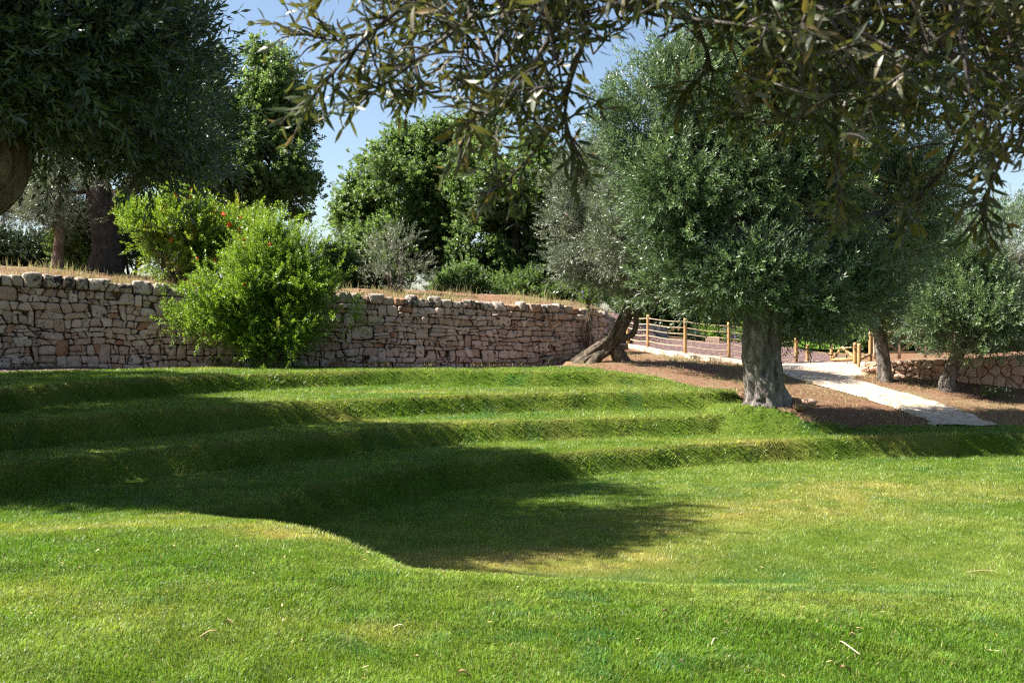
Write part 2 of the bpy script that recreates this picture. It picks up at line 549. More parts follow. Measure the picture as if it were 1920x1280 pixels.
def ground_z(x, y):
    x, y = np.asarray(x, float), np.asarray(y, float)
    th = np.arctan2(y - CY, x - CX)
    th = np.where(th < -np.pi / 2, th + 2 * np.pi, th)
    r = np.hypot(x - CX, y - CY)
    wob = (fbm(x * .7, y * .7, 3.1, 3) - .5)
    B = Bz(x, y)
    lev = [np.interp(th, TH, R) for R in RC]
    lf = sstep(math.radians(106), math.radians(126), th)
    Ws = [.48 + .22 * lf, .46 + .08 * lf, .46 + .08 * lf, .46 + .08 * lf]
    W = .52
    S = [sstep(.06, .90, (r + wob * .34 - l) / w_) for l, w_ in zip(lev, Ws)]
    B0 = np.maximum(B, -1.2)

    def banks(n, run):
        a = RISE[0][0] + sum(RISE[k][1] * S[k] for k in range(n))
        tb = sstep(0, 1, (r - lev[n - 1] - W) / run)
        return a * (1 - tb) + B0 * tb

    z = banks(4, 2.2)
    for n, run, xa, xb in ((3, 3.2, 2.0, 4.6), (2, 3.2, 5.6, 7.8), (1, 3.2, 6.9, 9.4)):
        f = sstep(xa, xb, x)
        z = z * (1 - f) + banks(n, run) * f
    md = np.hypot(x - 5.85, (y - 23.2) * 1.2)
    z = np.maximum(z, -.34 - .5 * sstep(.85, 2.1, md)) * (1 - sstep(1.7, 2.2, md)) + z * sstep(1.7, 2.2, md)
    # near lawn shoulder the camera stands on
    s = .617 * x + .787 * y
    q = -.787 * x + .617 * y                     # along the shoulder, + to the left
    edge = np.interp(q, [4.0, 5.65, 7.6, 9.55, 12.3, 16], [5.1, 5.3, 5.85, 6.5, 7.6, 9.3])
    run = 2.6 + 3.2 * np.clip(5.6 - q, 0, 8)
    dist = np.hypot(x, y)
    NL = -.03 * np.minimum(dist, 9.5) - .145 * np.clip(dist - 9.5, 0, 12)
    wl = sstep(5.2, 8.8, q)
    N = -.055 * np.clip(s, -20, 60) * (1 - wl) + NL * wl
    N = N - 1.06 * sstep(0, 1, (s - edge) / run) - .2 * np.clip((s - edge - run) / 3, 0, 5)
    N = N - .05 * np.clip(3 - q, 0, 8) * sstep(2.5, 7, y)
    N = N + (fbm(x * .5, y * .5, 8.0, 3) - .5) * .08
    k = .16
    h = np.clip(.5 + .5 * (N - z) / k, 0, 1)
    z = z * (1 - h) + N * h + k * h * (1 - h)
    z = z + (fbm(x * 1.1, y * 1.1, 1.0, 3) - .5) * .05
    # upper field behind the tall wall
    yw = wall_y(x)
    U = wall_top(x) - .10 + .42 * sstep(0, 5, y - yw - .5) + (fbm(x * .6, y * .6, 5.0, 3) - .5) * .25
    uw = sstep(.15, .45, y - yw) * (1 - sstep(4.0, 6.3, x))
    z = z * (1 - uw) + U * uw
    return z


GX0, GY0, GS = -26.0, -6.0, .06
_gx = np.arange(GX0, 30, GS)
_gy = np.arange(GY0, 62, GS)
GZ = ground_z(*np.meshgrid(_gx, _gy, indexing='ij'))


def gz(x, y):
    x, y = np.asarray(x, float), np.asarray(y, float)
    u = np.clip((x - GX0) / GS, 0, len(_gx) - 1.001)
    v = np.clip((y - GY0) / GS, 0, len(_gy) - 1.001)
    i, j = u.astype(int), v.astype(int)
    a, b = u - i, v - j
    return (GZ[i, j] * (1 - a) + GZ[i + 1, j] * a) * (1 - b) + (GZ[i, j + 1] * (1 - a) + GZ[i + 1, j + 1] * a) * b


_s = 5
_L = np.zeros_like(GZ)
_c = GZ[_s:-_s, _s:-_s]
_L[_s:-_s, _s:-_s] = (GZ[2 * _s:, _s:-_s] + GZ[:-2 * _s, _s:-_s] + GZ[_s:-_s, 2 * _s:] + GZ[_s:-_s, :-2 * _s] - 4 * _c) / (_s * GS) ** 2


def crest(x, y):
    '''1 along the rounded upper edges of the banks'''
    i = np.clip(((np.asarray(x) - GX0) / GS).astype(int), 0, GZ.shape[0] - 1)
    j = np.clip(((np.asarray(y) - GY0) / GS).astype(int), 0, GZ.shape[1] - 1)
    return sstep(1.8, 5.0, -_L[i, j])


def hit(px, py, d0=3.0, d1=60.0):
    d = np.arange(d0, d1, .05)
    P = np.stack([(px - 960) / F * d, d, EYE - (py - HY) / F * d], -1)
    below = P[:, 2] <= gz(P[:, 0], P[:, 1])
    i = int(np.argmax(below)) if below.any() else len(d) - 1
    p = P[i]
    return np.array([p[0], p[1], float(gz(p[0], p[1]))])


# lawn outline (far edge) as y = f(x)
LE = np.array([(-40, 18), (-20, 21.5), (-14, 24), (-12.5, 25.6), (-10.5, 27.2), (-6, 28.8), (1.4, 29.0), (3.4, 27.1), (4.65, 25.5), (5.0, 24.8), (5.45, 23.4), (5.75, 22.2), (6.9, 22.2), (8.8, 23.5), (11.5, 23.8), (13, 23.4), (20, 22.2), (40, 20)])


def lawn_edge(x):
    x = np.asarray(x, float)
    return np.interp(x, LE[:, 0], LE[:, 1]) + (fbm(x * 1.7, 4.0, 0., 3) - .5) * .7


# ground sheet reaching the horizon
xs = np.concatenate([-26 - np.geomspace(1, 900, 14)[::-1], np.arange(-26, 30, .25), 30 + np.geomspace(.5, 900, 14)])
ys = np.concatenate([-6 - np.geomspace(1, 300, 8)[::-1], np.arange(-6, 62, .25), 62 + np.geomspace(.5, 1200, 14)])
gx, gy = np.meshgrid(xs, ys, indexing='ij')
zz = gz(gx, gy)
rough = (fbm(gx * 3, gy * 3, 2., 4) - .5) * .09
ground = mesh('ground', np.stack([gx, gy, zz - .012 + np.where(gy > lawn_edge(gx) + .1, rough, -.16) - .2 * ((gy > lawn_edge(gx) + .15) & (gy < wall_y(gx) + .2) & (gx < 1.6)) - .02], -1).reshape(-1, 3), [grid_faces(len(xs), len(ys))], M['soil'], smooth=True)
tag(ground, 'bare reddish soil with dry litter around the trees', 'ground', kind='structure')

# patches of dry turf, where the photo shows them: (px, py, along-x radius, along-y radius, strength)
DRY = [(1150, 1050, 1.6, .7, .55), (830, 1048, .9, .5, .8), (980, 1040, .8, .4, .6), (1000, 1075, 1., .5, .3), (1320, 965, 1.7, .8, .42), (1480, 945, 1.6, .9, .38), (1640, 918, 1.9, 1.1, .45), (1800, 925, 1.6, .9, .3), (1560, 970, 1.2, .5, .3), (1200, 1000, 1.2, .8, .35),
       (360, 968, .5, .3, 1.1), (560, 1005, .4, .25, .7), (180, 990, 1.2, .7, .35), (20, 985, .5, .3, .3), (20, 1110, .45, .3, .32), (300, 1160, 1.0, .6, .22), (500, 985, 1.1, .4, .35), (1600, 1130, 1., .7, .15),
       (1700, 820, 1.2, .4, .4), (1400, 826, 2.0, .3, .3), (1100, 729, 3, .4, .35), (750, 735, 2.5, .4, .45), (650, 790, 2, .3, .4), (300, 690, 3, .5, .4), (900, 788, 2.5, .25, .3), (720, 1190, .25, .2, .35)]
DRYW = [(hit(px, py), a, b, s) for px, py, a, b, s in DRY]


def turf_col(x, y, n=None):
    """turf colour by place: lush, yellowish and dry"""
    x, y = np.asarray(x, float), np.asarray(y, float)
    t = .55 * fbm(x * .35 + 3, y * .5, 0, 4) + .45 * fbm(x * 1.6, y * 2.2, 4., 4)
    t = (t - .5) * 3.0 + .42
    dry = np.zeros_like(x)
    for (c, a, b, s) in DRYW:
        dry = dry + s * np.exp(-(((x - c[0]) / a) ** 2 + ((y - c[1]) / b) ** 2))
    dry = dry + .28 * crest(x, y) * sstep(9, 14, y)
    dry = dry * np.clip(-.25 + 2.2 * fbm(x * 1.8, y * 2.6, 9., 5), 0, 1.6)
    t = np.clip(t - .28 * sstep(9, 4, y), 0, 1)
    lush, mid, straw = np.array((.090, .165, .012)), np.array((.185, .240, .036)), np.array((.40, .33, .09))
    c = lush * (1 - t[..., None]) + mid * t[..., None]
    clover = (sstep(.60, .68, fbm(x * 2.1, y * 2.4, 21., 4)) * sstep(.5, .6, fbm(x * .5, y * .5, 27., 2)))[..., None]
    c = c * (1 - .55 * clover) + np.array((.060, .150, .032)) * .55 * clover
    dd = np.clip(dry, 0, 1)[..., None]
    return c * (1 - dd) + straw * dd


nu, nv = 640, 660
lx = np.linspace(-16, 22, nu)
vv = np.linspace(0, 1, nv)
lx2 = np.repeat(lx[:, None], nv, 1)
ly = -4 + vv[None, :] * (lawn_edge(lx)[:, None] + 4)
lawn = mesh('lawn', np.stack([lx2, ly, gz(lx2, ly) + .004], -1).reshape(-1, 3), [grid_faces(nu, nv)], M['lawn'], smooth=True,
            attrs={'col': turf_col(lx2.ravel(), ly.ravel()) * .62})
tag(lawn, 'mown lawn stepping down in curved banks to a hollow', 'lawn', kind='structure')

# mulch bed under the tall wall
mx_ = np.linspace(-16, 2.2, 120)
vv = np.linspace(0, 1, 24)
my = (lawn_edge(mx_) - .12)[:, None] * (1 - vv) + (wall_y(mx_) + .25)[:, None] * vv
mx2 = np.repeat(mx_[:, None], 24, 1)
mz = gz(mx2, np.minimum(my, wall_y(mx2) - .02)) + .012 - .15 * sstep(-12.2, -10.5, mx2) * sstep(0, .25, vv)[None, :] + (fbm(mx2 * 9, my * 9, 0, 3) - .5) * .06
tag(mesh('mulch_bed', np.stack([mx2, my, mz], -1).reshape(-1, 3), [grid_faces(120, 24)], M['mulch'], smooth=True), 'purple brown bark mulch along the wall foot', 'mulch', kind='structure')

# mulch yard behind the rope fence
LF = np.array([hit(px, py)[:2] for px, py in ((1150, 650), (1216, 657), (1287, 668), (1369, 676), (1440, 681), (1496, 682), (1570, 680))])
bx = np.linspace(LF[0, 0], 11.6, 70)
vv = np.linspace(0, 1, 50)
fy = np.interp(bx, LF[:, 0], LF[:, 1])
by = fy[:, None] * (1 - vv) + 41.5 * vv
bx2 = np.repeat(bx[:, None], 50, 1)
bz = gz(bx2, by) + .04 + (fbm(bx2 * 8, by * 8, 0, 3) - .5) * .05
tag(mesh('mulch_yard', np.stack([bx2, by, bz], -1).reshape(-1, 3), [grid_faces(70, 50)], M['mulch'], smooth=True), 'purple brown mulch yard behind the rope fence', 'mulch', kind='structure')

# paved path
ST = [((1470, 677), (1606, 676)), ((1458, 686), (1622, 688)), ((1458, 695), (1628, 702)), ((1484, 708), (1598, 707)), ((1535, 722), (1632, 719)), ((1600, 740), (1690, 735)), ((1655, 756), (1760, 755)), ((1706, 774), (1820, 776)), ((1748, 797), (1876, 799))]
Lp = smoothpath([hit(*a)[:2] for a, b in ST], 90)
Rp = smoothpath([hit(*b)[:2] for a, b in ST], 90)
vv = np.linspace(0, 1, 20)
PP = Lp[:, None, :] * (1 - vv)[None, :, None] + Rp[:, None, :] * vv[None, :, None]
jit = (fbm(PP[..., 0] * 2.3, PP[..., 1] * 2.3, 7., 4) - .5) * .5
edgew = np.abs(vv - .5)[None, :] * 2
PP[..., 0] += jit * edgew ** 4
pz = gz(PP[..., 0], PP[..., 1]) + .035 + (fbm(PP[..., 0] * 2.6, PP[..., 1] * 2.6, 1., 3) - .5) * .05 - .05 * (edgew > .97)
tag(mesh('path', np.concatenate([PP, pz[..., None]], -1).reshape(-1, 3), [grid_faces(90, 20)[:, ::-1]], M['paving'], smooth=True), 'pale limestone crazy paving path winding down from the gate', 'path', kind='structure')

# ------------------------------------------------------------------ dry-stone walls
def voronoi_cells(P, box, ky=1.25):
    x0, y0, x1, y1 = box
    Q = P * np.array([1, ky])
    cells = []
    for i in range(len(P)):
        poly = [(x0, y0 * ky), (x1, y0 * ky), (x1, y1 * ky), (x0, y1 * ky)]
        d2 = ((Q - Q[i]) ** 2).sum(1)
        for j in np.argsort(d2)[1:22]:
            mx, my = (Q[i] + Q[j]) / 2
            nx, ny = Q[j] - Q[i]
            new = []
            for a in range(len(poly)):
                p, q = poly[a], poly[(a + 1) % len(poly)]
                dp = (p[0] - mx) * nx + (p[1] - my) * ny
                dq = (q[0] - mx) * nx + (q[1] - my) * ny
                if dp <= 0:
                    new.append(p)
                if dp * dq < 0:
                    t = dp / (dp - dq)
                    new.append((p[0] + t * (q[0] - p[0]), p[1] + t * (q[1] - p[1])))
            poly = new
            if len(poly) < 3:
                break
        if len(poly) >= 3:
            cells.append(np.array(poly) / np.array([1, ky]))
    return cells


def chaikin(p, n=2, w=.25):
    for _ in range(n):
        q = np.roll(p, -1, 0)
        p = np.stack([p * (1 - w) + q * w, p * w + q * (1 - w)], 1).reshape(-1, 2)
    return p


def stones(path, cells, H, gap, depth, batter=0., bulge=.06, rnd=.03, seed=0):
    """pillowed stones laid along PATH rows (x, y, zfoot, ztop); cells in (s, h)"""
    r = np.random.default_rng(seed)
    fine = smoothpath(path, 200)
    seg = np.hypot(*np.diff(fine[:, :2], axis=0).T)
    S = np.concatenate([[0], np.cumsum(seg)])
    tx, ty = np.gradient(fine[:, 0], S), np.gradient(fine[:, 1], S)
    mb = MB()
    for c in cells:
        cen = c.mean(0)
        size = np.sqrt(max(1e-4, 0.5 * abs(np.dot(c[:, 0], np.roll(c[:, 1], 1)) - np.dot(c[:, 1], np.roll(c[:, 0], 1)))))
        p = cen + (c - cen) * max(.5, 1 - gap / (size + 1e-3))
        p = chaikin(p, 2, r.uniform(.16, .28))
        n = len(p)
        off = r.normal(0, rnd)
        tilt = r.normal(0, .06, 2)
        bl = bulge * r.uniform(.5, 1.3)
        rings, offs = [], []
        for f, o in ((1.0, -depth), (1.0, -.03), (.965, .45 * bl), (.87, .85 * bl), (.6, bl), (.3, bl * 1.03)):
            q = cen + (p - cen) * f
            rings.append(q)
            offs.append(np.full(n, o) + (off + (q - cen) @ tilt if o > -depth else 0))
        q = np.concatenate(rings + [cen[None]])
        o = np.concatenate(offs + [[bl * 1.03 + off]])
        s, h = np.clip(q[:, 0], 0, S[-1]), q[:, 1] / H
        X, Y, z0, z1 = (np.interp(s, S, fine[:, k]) for k in range(4))
        nx, ny = np.interp(s, S, ty), -np.interp(s, S, tx)
        ln = np.hypot(nx, ny)
        nx, ny = nx / ln, ny / ln
        nz = (fbm(q[:, 0] * 7, q[:, 1] * 7, off * 50, 3) - .5) * .09 + (fbm(q[:, 0] * 2.5, q[:, 1] * 2.5, off * 90, 2) - .5) * .06
        o = o + np.where(o > -depth * .8, nz, 0) - batter * h
        z = z0 + h * (z1 - z0) + (fbm(q[:, 0] * 5, q[:, 1] * 5, 3 + off * 30, 2) - .5) * .03
        V = np.stack([X + nx * o, Y + ny * o, z], -1)
        i = np.arange(6 * n).reshape(6, n)
        j = np.roll(i, -1, 1)
        Qf = np.stack([i[:-1], j[:-1], j[1:], i[1:]], -1).reshape(-1, 4)
        Tf = np.stack([i[-1], j[-1], np.full(n, 6 * n)], -1)
        mb.add(V, [Qf, Tf], float(np.clip(r.beta(2.2, 1.6), 0, 1)))
    return mb


def core(path, thick, top=-.05, setback=.06):
    fine = smoothpath(path, 120)
    tx, ty = np.gradient(fine[:, 0]), np.gradient(fine[:, 1])
    ln = np.hypot(tx, ty)
    nx, ny = ty / ln, -tx / ln
    rows = []
    for o, k, dz in ((-setback, 2, -.5), (-setback - .05, 3, top), (-thick, 3, top - .05), (-thick, 2, -.5)):
        rows.append(np.stack([fine[:, 0] + nx * o, fine[:, 1] + ny * o, fine[:, k] + dz], -1))
    V = np.concatenate(rows)
    n = len(fine)
    Q = [grid_faces(4, n)]
    ends = np.array([[0, n, 2 * n, 3 * n], [4 * n - 1, 3 * n - 1, 2 * n - 1, n - 1]])
    return V, Q + [ends]


def rows_points(L, rows, r, wmin, wmax, jy=.05):
    P = []
    for h0, h1 in rows:
        s = -r.uniform(0, .3)
        while s < L + .3:
            w = r.uniform(wmin, wmax) * (1.25 if r.random() < .15 else 1)
            cs, ch = s + w / 2, (h0 + h1) / 2 + r.normal(0, jy)
            if r.random() < .18 and (h1 - h0) > .2:
                P += [(cs, ch - (h1 - h0) * .25), (cs + r.normal(0, .05), ch + (h1 - h0) * .27)]
            else:
                P.append((cs, ch))
            s += w
    return np.array(P)


def rubble(L, H, r, cop=.33):
    """roughly coursed rubble: wavy beds, leaning joints, some tall and some split stones; returns (face, coping) polygons"""
    hs = [0.0]
    while hs[-1] < H - cop - .14:
        hs.append(hs[-1] + r.uniform(.12, .27))
    hs[-1] = H - cop
    hs.append(H)
    nb = len(hs)

    def bed(k, x):
        if k <= 0:
            return -.12
        if k >= nb - 1:
            return H
        a = .15 if k < nb - 2 else .06
        return hs[k] + a * 2 * (float(fbm(x * .9, k * 7.31, 2.2, 3)) - .5)

    face, coping, taken = [], [], []
    for k in range(nb - 1):
        top_row = k == nb - 2
        nxt, x = [], -r.uniform(.05, .4)
        lb = lt = x
        while x < L:
            w = r.uniform(.19, .52) if top_row else float(np.clip(r.lognormal(-1.43, .46), .10, .68))
            x2 = x + w
            blk = [t for t in taken if t[0] < x2 and t[1] > x]
            jump = None
            if blk:
                if blk[0][0] - x < .10:
                    x = lb = lt = blk[0][1]
                    continue
                x2, jump = blk[0][0], blk[0][1]
            tall = (not top_row) and k < nb - 3 and r.random() < .14 and w > .2 and not blk
            rb = rt = x2
            if not (blk or tall):
                rb, rt = x2 + r.normal(0, .055), x2 + r.normal(0, .055)
            if tall:
                nxt.append((x, x2))
            kt = k + 2 if tall else k + 1
            up = float(np.clip(r.normal(0, .04), -.07, .06)) if top_row else 0.0
            jj = lambda: r.uniform(-.028, .028)
            m1, m2 = lb + (rb - lb) * r.uniform(.3, .7), lt + (rt - lt) * r.uniform(.3, .7)
            P_ = [(lb, bed(k, lb) + jj()), (m1, bed(k, m1) + jj()), (rb, bed(k, rb) + jj()), ((rb + rt) / 2 + jj(), (bed(k, rb) + bed(kt, rt)) / 2), (rt + jj(), bed(kt, rt) + up - abs(jj())), (m2, bed(kt, m2) + up * 1.2), (lt + jj(), bed(kt, lt) + up - abs(jj())), ((lb + lt) / 2 + jj(), (bed(k, lb) + bed(kt, lt)) / 2)]
            P_ = np.array(P_)
            hgt = P_[5, 1] - P_[1, 1]
            if top_row:
                coping.append(P_)
            elif (not tall) and hgt > .17 and r.random() < .20:
                f = r.uniform(.35, .65)
                a_, b_ = P_[0] + (P_[6] - P_[0]) * (f + r.normal(0, .08)), P_[2] + (P_[4] - P_[2]) * (f + r.normal(0, .08))
                c_ = (a_ + b_) / 2
                face.append(np.array([P_[0], P_[1], P_[2], b_, c_, a_]))
                face.append(np.array([a_, c_, b_, P_[4], P_[5], P_[6]]))
            else:
                face.append(P_)
            lb, lt = rb, rt
            x = x2
            if jump is not None:
                x = lb = lt = jump
        taken = nxt
    return face, coping


def path_len(path):
    f = smoothpath(path, 200)
    return float(np.hypot(*np.diff(f[:, :2], axis=0).T).sum())


tw = empty('stone_wall', (0, 30, .2), 'long tall dry-stone retaining wall of rough limestone with dark lichen', 'wall')
H = 2.3
L = path_len(WALL)
rw = np.random.default_rng(3)
face_cells, cop_cells = rubble(L, H, rw)
stones(WALL, face_cells, H, .006, .22, .12, .060, .032, 5).build('wall_face', M['stone'], tw, True, (0, 30, .2))
stones(WALL, cop_cells, H, .010, .30, .12, .085, .035, 6).build('coping', M['coping'], tw, True, (0, 30, .2))
V, Q = core(WALL, .62, -.10, .20)
mesh('wall_core', V - np.array((0, 30, .2)), Q, M['core'], tw)

lw = empty('low_stone_wall', (12, 30, -.3), 'low pale pink wall of closely fitted irregular stones beside the path', 'wall')
Ll = path_len(LOWW)
rl = np.random.default_rng(8)
P = rows_points(Ll, [(0, .27), (.27, .52), (.52, .78)], rl, .2, .48, .05)
cells = voronoi_cells(P, (0, -.12, Ll, .8), 1.1)
stones(LOWW, cells, .8, .012, .2, .04, .03, .012, 9).build('wall_face', M['pale_stone'], lw, True, (12, 30, -.3))
V, Q = core(LOWW, .42, -.03, .06)
mesh('wall_core', V - np.array((12, 30, -.3)), Q, M['pale_stone'], lw, attrs={'tone': np.full(len(V), .6)})

bwp = np.array([[*at(1150, 640, 41.5)[:2], .62, 1.58], [*at(1200, 640, 41.5)[:2], .66, 1.48], [*at(1235, 640, 41.8)[:2], .68, 1.42], [*at(1254, 640, 42.6)[:2], .70, 1.15]])
bw = empty('block_wall', (5, 41.5, .6), 'short grey block wall behind the rope fence', 'wall')
Lb = path_len(bwp)
P = np.array([(s + (k % 2) * .35, .11 + .22 * k) for k in range(4) for s in np.arange(-.1, Lb + .6, .7)])
stones(bwp, voronoi_cells(P, (0, -.1, Lb, .88)), .88, .012, .2, 0, .015, .006, 2).build('wall_face', M['grey_stone'], bw, True, (5, 41.5, .6))
V, Q = core(bwp, .4, -.02, .05)
mesh('wall_core', V - np.array((5, 41.5, .6)), Q, M['grey_stone'], bw, attrs={'tone': np.full(len(V), .5)})


def rock(name, p, size, mat, label, cat='rock', group=None, seed=0, sink=.25):
    """irregular boulder"""
    n, s = 12, 18
    th = np.linspace(0, np.pi, n)[:, None]
    ph = np.linspace(0, 2 * np.pi, s, endpoint=False)[None, :]
    d = np.stack([np.sin(th) * np.cos(ph), np.sin(th) * np.sin(ph), np.cos(th) + 0 * ph], -1)
    k = .72 + .6 * fbm(d[..., 0] * 1.4 + seed * 7, d[..., 1] * 1.4, d[..., 2] * 1.4, 3)
    dd = d * k[..., None]
    dd = np.sign(dd) * np.abs(dd) ** .8
    V = dd * np.asarray(size) / 2
    i = np.arange(n * s).reshape(n, s)
    j = np.roll(i, -1, 1)
    Q = np.stack([i[:-1], i[1:], j[1:], j[:-1]], -1).reshape(-1, 4)
    V = V.reshape(-1, 3)
    o = mesh(name, V, [Q], mat, None, True, {'tone': np.full(len(V), .3 + .5 * ((seed * .37) % 1))})
    o.location = [float(p[0]), float(p[1]), float(p[2] + size[2] * (.5 - sink))]
    return tag(o, label, cat, group)


# kerb stones under the rope fence: laid end to end
kerb_a = smoothpath([hit(px, py)[:2] for px, py in ((1152, 649), (1216, 658.5), (1287, 669.5), (1369, 678.5), (1408, 684))], 60)
mb = MB()
nk = len(kerb_a)
t = np.gradient(kerb_a, axis=0)
t /= np.linalg.norm(t, axis=1, keepdims=True)
nrm = np.stack([t[:, 1], -t[:, 0]], -1)
wob = (fbm(np.arange(nk) * .35, 0, 0, 3) - .5) * .16
prof = [(-.32, 0.), (-.30, .10), (-.02, .12), (.06, .085), (.08, -.06)]
V = []
for o, dz in prof:
    q = kerb_a + nrm * (o + wob)[:, None]
    V.append(np.stack([q[:, 0], q[:, 1], gz(kerb_a[:, 0], kerb_a[:, 1]) + dz + wob * .15], -1))
mesh_kerb = mesh('kerb', np.concatenate(V), [grid_faces(5, nk)[:, ::-1]], M['paving'], None, False)
tag(mesh_kerb, 'pale rough stone kerb at the foot of the rope fence', 'kerb', kind='structure')

# ------------------------------------------------------------------ grass blades
def build_grass():
    bands = [(3.6, 5.5, 9500, .0042, .031, True), (5.5, 8.0, 6500, .0050, .031, True), (8.0, 12.0, 3000, .0070, .034, False), (12.0, 17.0, 1700, .0095, .042, False), (17.0, 23.0, 1000, .0125, .045, False), (23.0, 29.2, 620, .0155, .05, False)]
    Vs, Ts, Qs, Cs, n0 = [], [], [], [], 0
    for d0, d1, dens, w0, h0, bend in bands:
        da, db = d0 * .86, d1 * 1.14            # neighbouring bands fade into each other
        area = .56 * (db ** 2 - da ** 2) + .6 * (db - da)
        n = int(area * dens)
        y = np.sqrt(rng.uniform(da ** 2, db ** 2, n))
        x = rng.uniform(-1, 1, n) * (.55 * y + .25)
        pk = np.clip((y - da) / (d0 * .28), 0, 1) * np.clip((db - y) / (d1 * .28), 0, 1)
        ok = (rng.random(n) < pk) & (y < lawn_edge(x) + rng.normal(0, .10, n)) & (x < 21) & (x > -15.5)
        x, y = x[ok], y[ok]
        e = .12
        sx, sy = (gz(x + e, y) - gz(x - e, y)) / (2 * e), (gz(x, y + e) - gz(x, y - e)) / (2 * e)
        slope = np.hypot(sx, sy)
        # more blades where the bank is steep: drop some of the flat ones
        steep = sstep(.22, .6, slope)
        n = len(x)
        z = gz(x, y)
        clump = fbm(x * 2.6, y * 2.6, 2., 3)
        shag = fbm(x * 5., y * 5., 6., 2)
        h = h0 * rng.uniform(.6, 1.35, n) * (1 + steep * (.55 + 1.4 * np.clip(shag - .35, 0, 1))) * (.75 + .6 * clump) * np.where(y < 7.5, 1 + .35 * sstep(.5, .7, fbm(x * .8, y * .8, 5, 2)), 1)
        w = w0 * rng.uniform(.7, 1.3, n) * (1 + .35 * steep)
        a = rng.uniform(0, 2 * np.pi, n)
        lean = rng.uniform(.15, .9, n)
        cl = (fbm(x * 4, y * 4, 11., 2) - .5) * 10
        cw = .5 * (1 - .7 * steep)
        lx, ly = lean * np.cos(a) + cw * np.cos(cl), lean * np.sin(a) + cw * np.sin(cl)
        lx, ly = lx * (.75 + .35 * steep) - sx * steep * .4, ly * (.75 + .35 * steep) - sy * steep * .4
        tip = np.stack([x + lx * h, y + ly * h, z + h * (1 - .25 * np.hypot(lx, ly)).clip(.25, 1) - .25 * steep * h], -1)
        wd = a + rng.uniform(-.6, .6, n) + np.pi / 2
        wx, wy = np.cos(wd) * w / 2, np.sin(wd) * w / 2
        zb = z - .006
        b0, b1 = np.stack([x - wx, y - wy, zb], -1), np.stack([x + wx, y + wy, zb], -1)
        c = turf_col(x, y)
        j = np.clip(rng.normal(1, .28, n), .4, 1.9)[:, None]
        c = c * j * (1 + steep * (.0 + 1.2 * (shag - .5)) + .7 * (fbm(x * 6.5, y * 6.5, 13., 2) - .5))[:, None]
        st = rng.random(n) < (.035 + .05 * steep * (shag > .55))
        c[st] = np.array((.34, .29, .12)) * rng.uniform(.6, 1.2, (st.sum(), 1))
        bl = rng.random(n) < .12
        c[bl] = c[bl] * np.array((.72, .95, 1.9))
        if bend:
            mid = np.stack([x + lx * h * .35, y + ly * h * .35, z + h * .62], -1)
            m0, m1 = mid - np.stack([wx, wy, 0 * wx], -1) * .85, mid + np.stack([wx, wy, 0 * wx], -1) * .85
            V = np.stack([b0, b1, m1, m0, tip], 1).reshape(-1, 3)
            i = n0 + np.arange(n) * 5
            Qs.append(np.stack([i, i + 1, i + 2, i + 3], -1))
            Ts.append(np.stack([i + 3, i + 2, i + 4], -1))
            Cs.append(np.repeat(c, 5, 0))
            n0 += 5 * n
        else:
            V = np.stack([b0, b1, tip], 1).reshape(-1, 3)
            i = n0 + np.arange(n) * 3
            Ts.append(np.stack([i, i + 1, i + 2], -1))
            Cs.append(np.repeat(c, 3, 0))
            n0 += 3 * n
        Vs.append(V)
    o = mesh('grass', np.concatenate(Vs), [np.concatenate(Qs), np.concatenate(Ts)], M['grass'], attrs={'col': np.concatenate(Cs)})
    tag(o, 'short green grass covering the lawn and its banks', 'grass', kind='stuff')


build_grass()

# ------------------------------------------------------------------ leaf clouds
def leaf_rhomb(base, d, n, L, w, curl=.0):
    """four-point leaf blade; n points to its upper side"""
    s = np.cross(n, d)
    s = s / (np.linalg.norm(s) + 1e-9)
    return [base, base + d * L * .5 - s * w / 2 + n * curl * L, base + d * L, base + d * L * .5 + s * w / 2 + n * curl * L]


def sprig_template(kind, r):
    V = []
    up = np.array([0, 0, 1.0])
    if kind == 'olive':
        Ls, pairs, L, w, ang = .30, 6, .085, .023, (28, 55)
    elif kind == 'oak':
        Ls, pairs, L, w, ang = .16, 4, .115, .075, (40, 85)
    elif kind == 'pom':
        Ls, pairs, L, w, ang = .30, 6, .085, .032, (30, 60)
    else:
        Ls, pairs, L, w, ang = .22, 5, .10, .05, (35, 75)
    for k in range(pairs):
        f = (k + .6) / pairs
        ph0 = k * np.pi / 2 + r.uniform(-.4, .4)
        for ph in (ph0, ph0 + np.pi):
            a = np.radians(r.uniform(*ang))
            d = np.array([math.cos(ph) * math.sin(a), math.sin(ph) * math.sin(a), math.cos(a)])
            nn = up - d * d.dot(up)
            nn /= np.linalg.norm(nn)
            sd = np.cross(nn, d)
            roll = r.normal(0, .5)
            nn = nn * math.cos(roll) + sd * math.sin(roll)
            V += leaf_rhomb(up * f * Ls + d * .006, d, nn, L * r.uniform(.75, 1.15), w * r.uniform(.8, 1.15), r.uniform(-.06, .1))
    V += leaf_rhomb(up * Ls, up, np.array([1., 0, 0]), L, w)
    return np.array(V)


TPL = {k: [sprig_template(k, np.random.default_rng(s + 40)) for s in range(4)] for k in ('olive', 'oak', 'pom', 'shrub')}


def unit(v):
    return v / (np.linalg.norm(v, axis=-1, keepdims=True) + 1e-9)


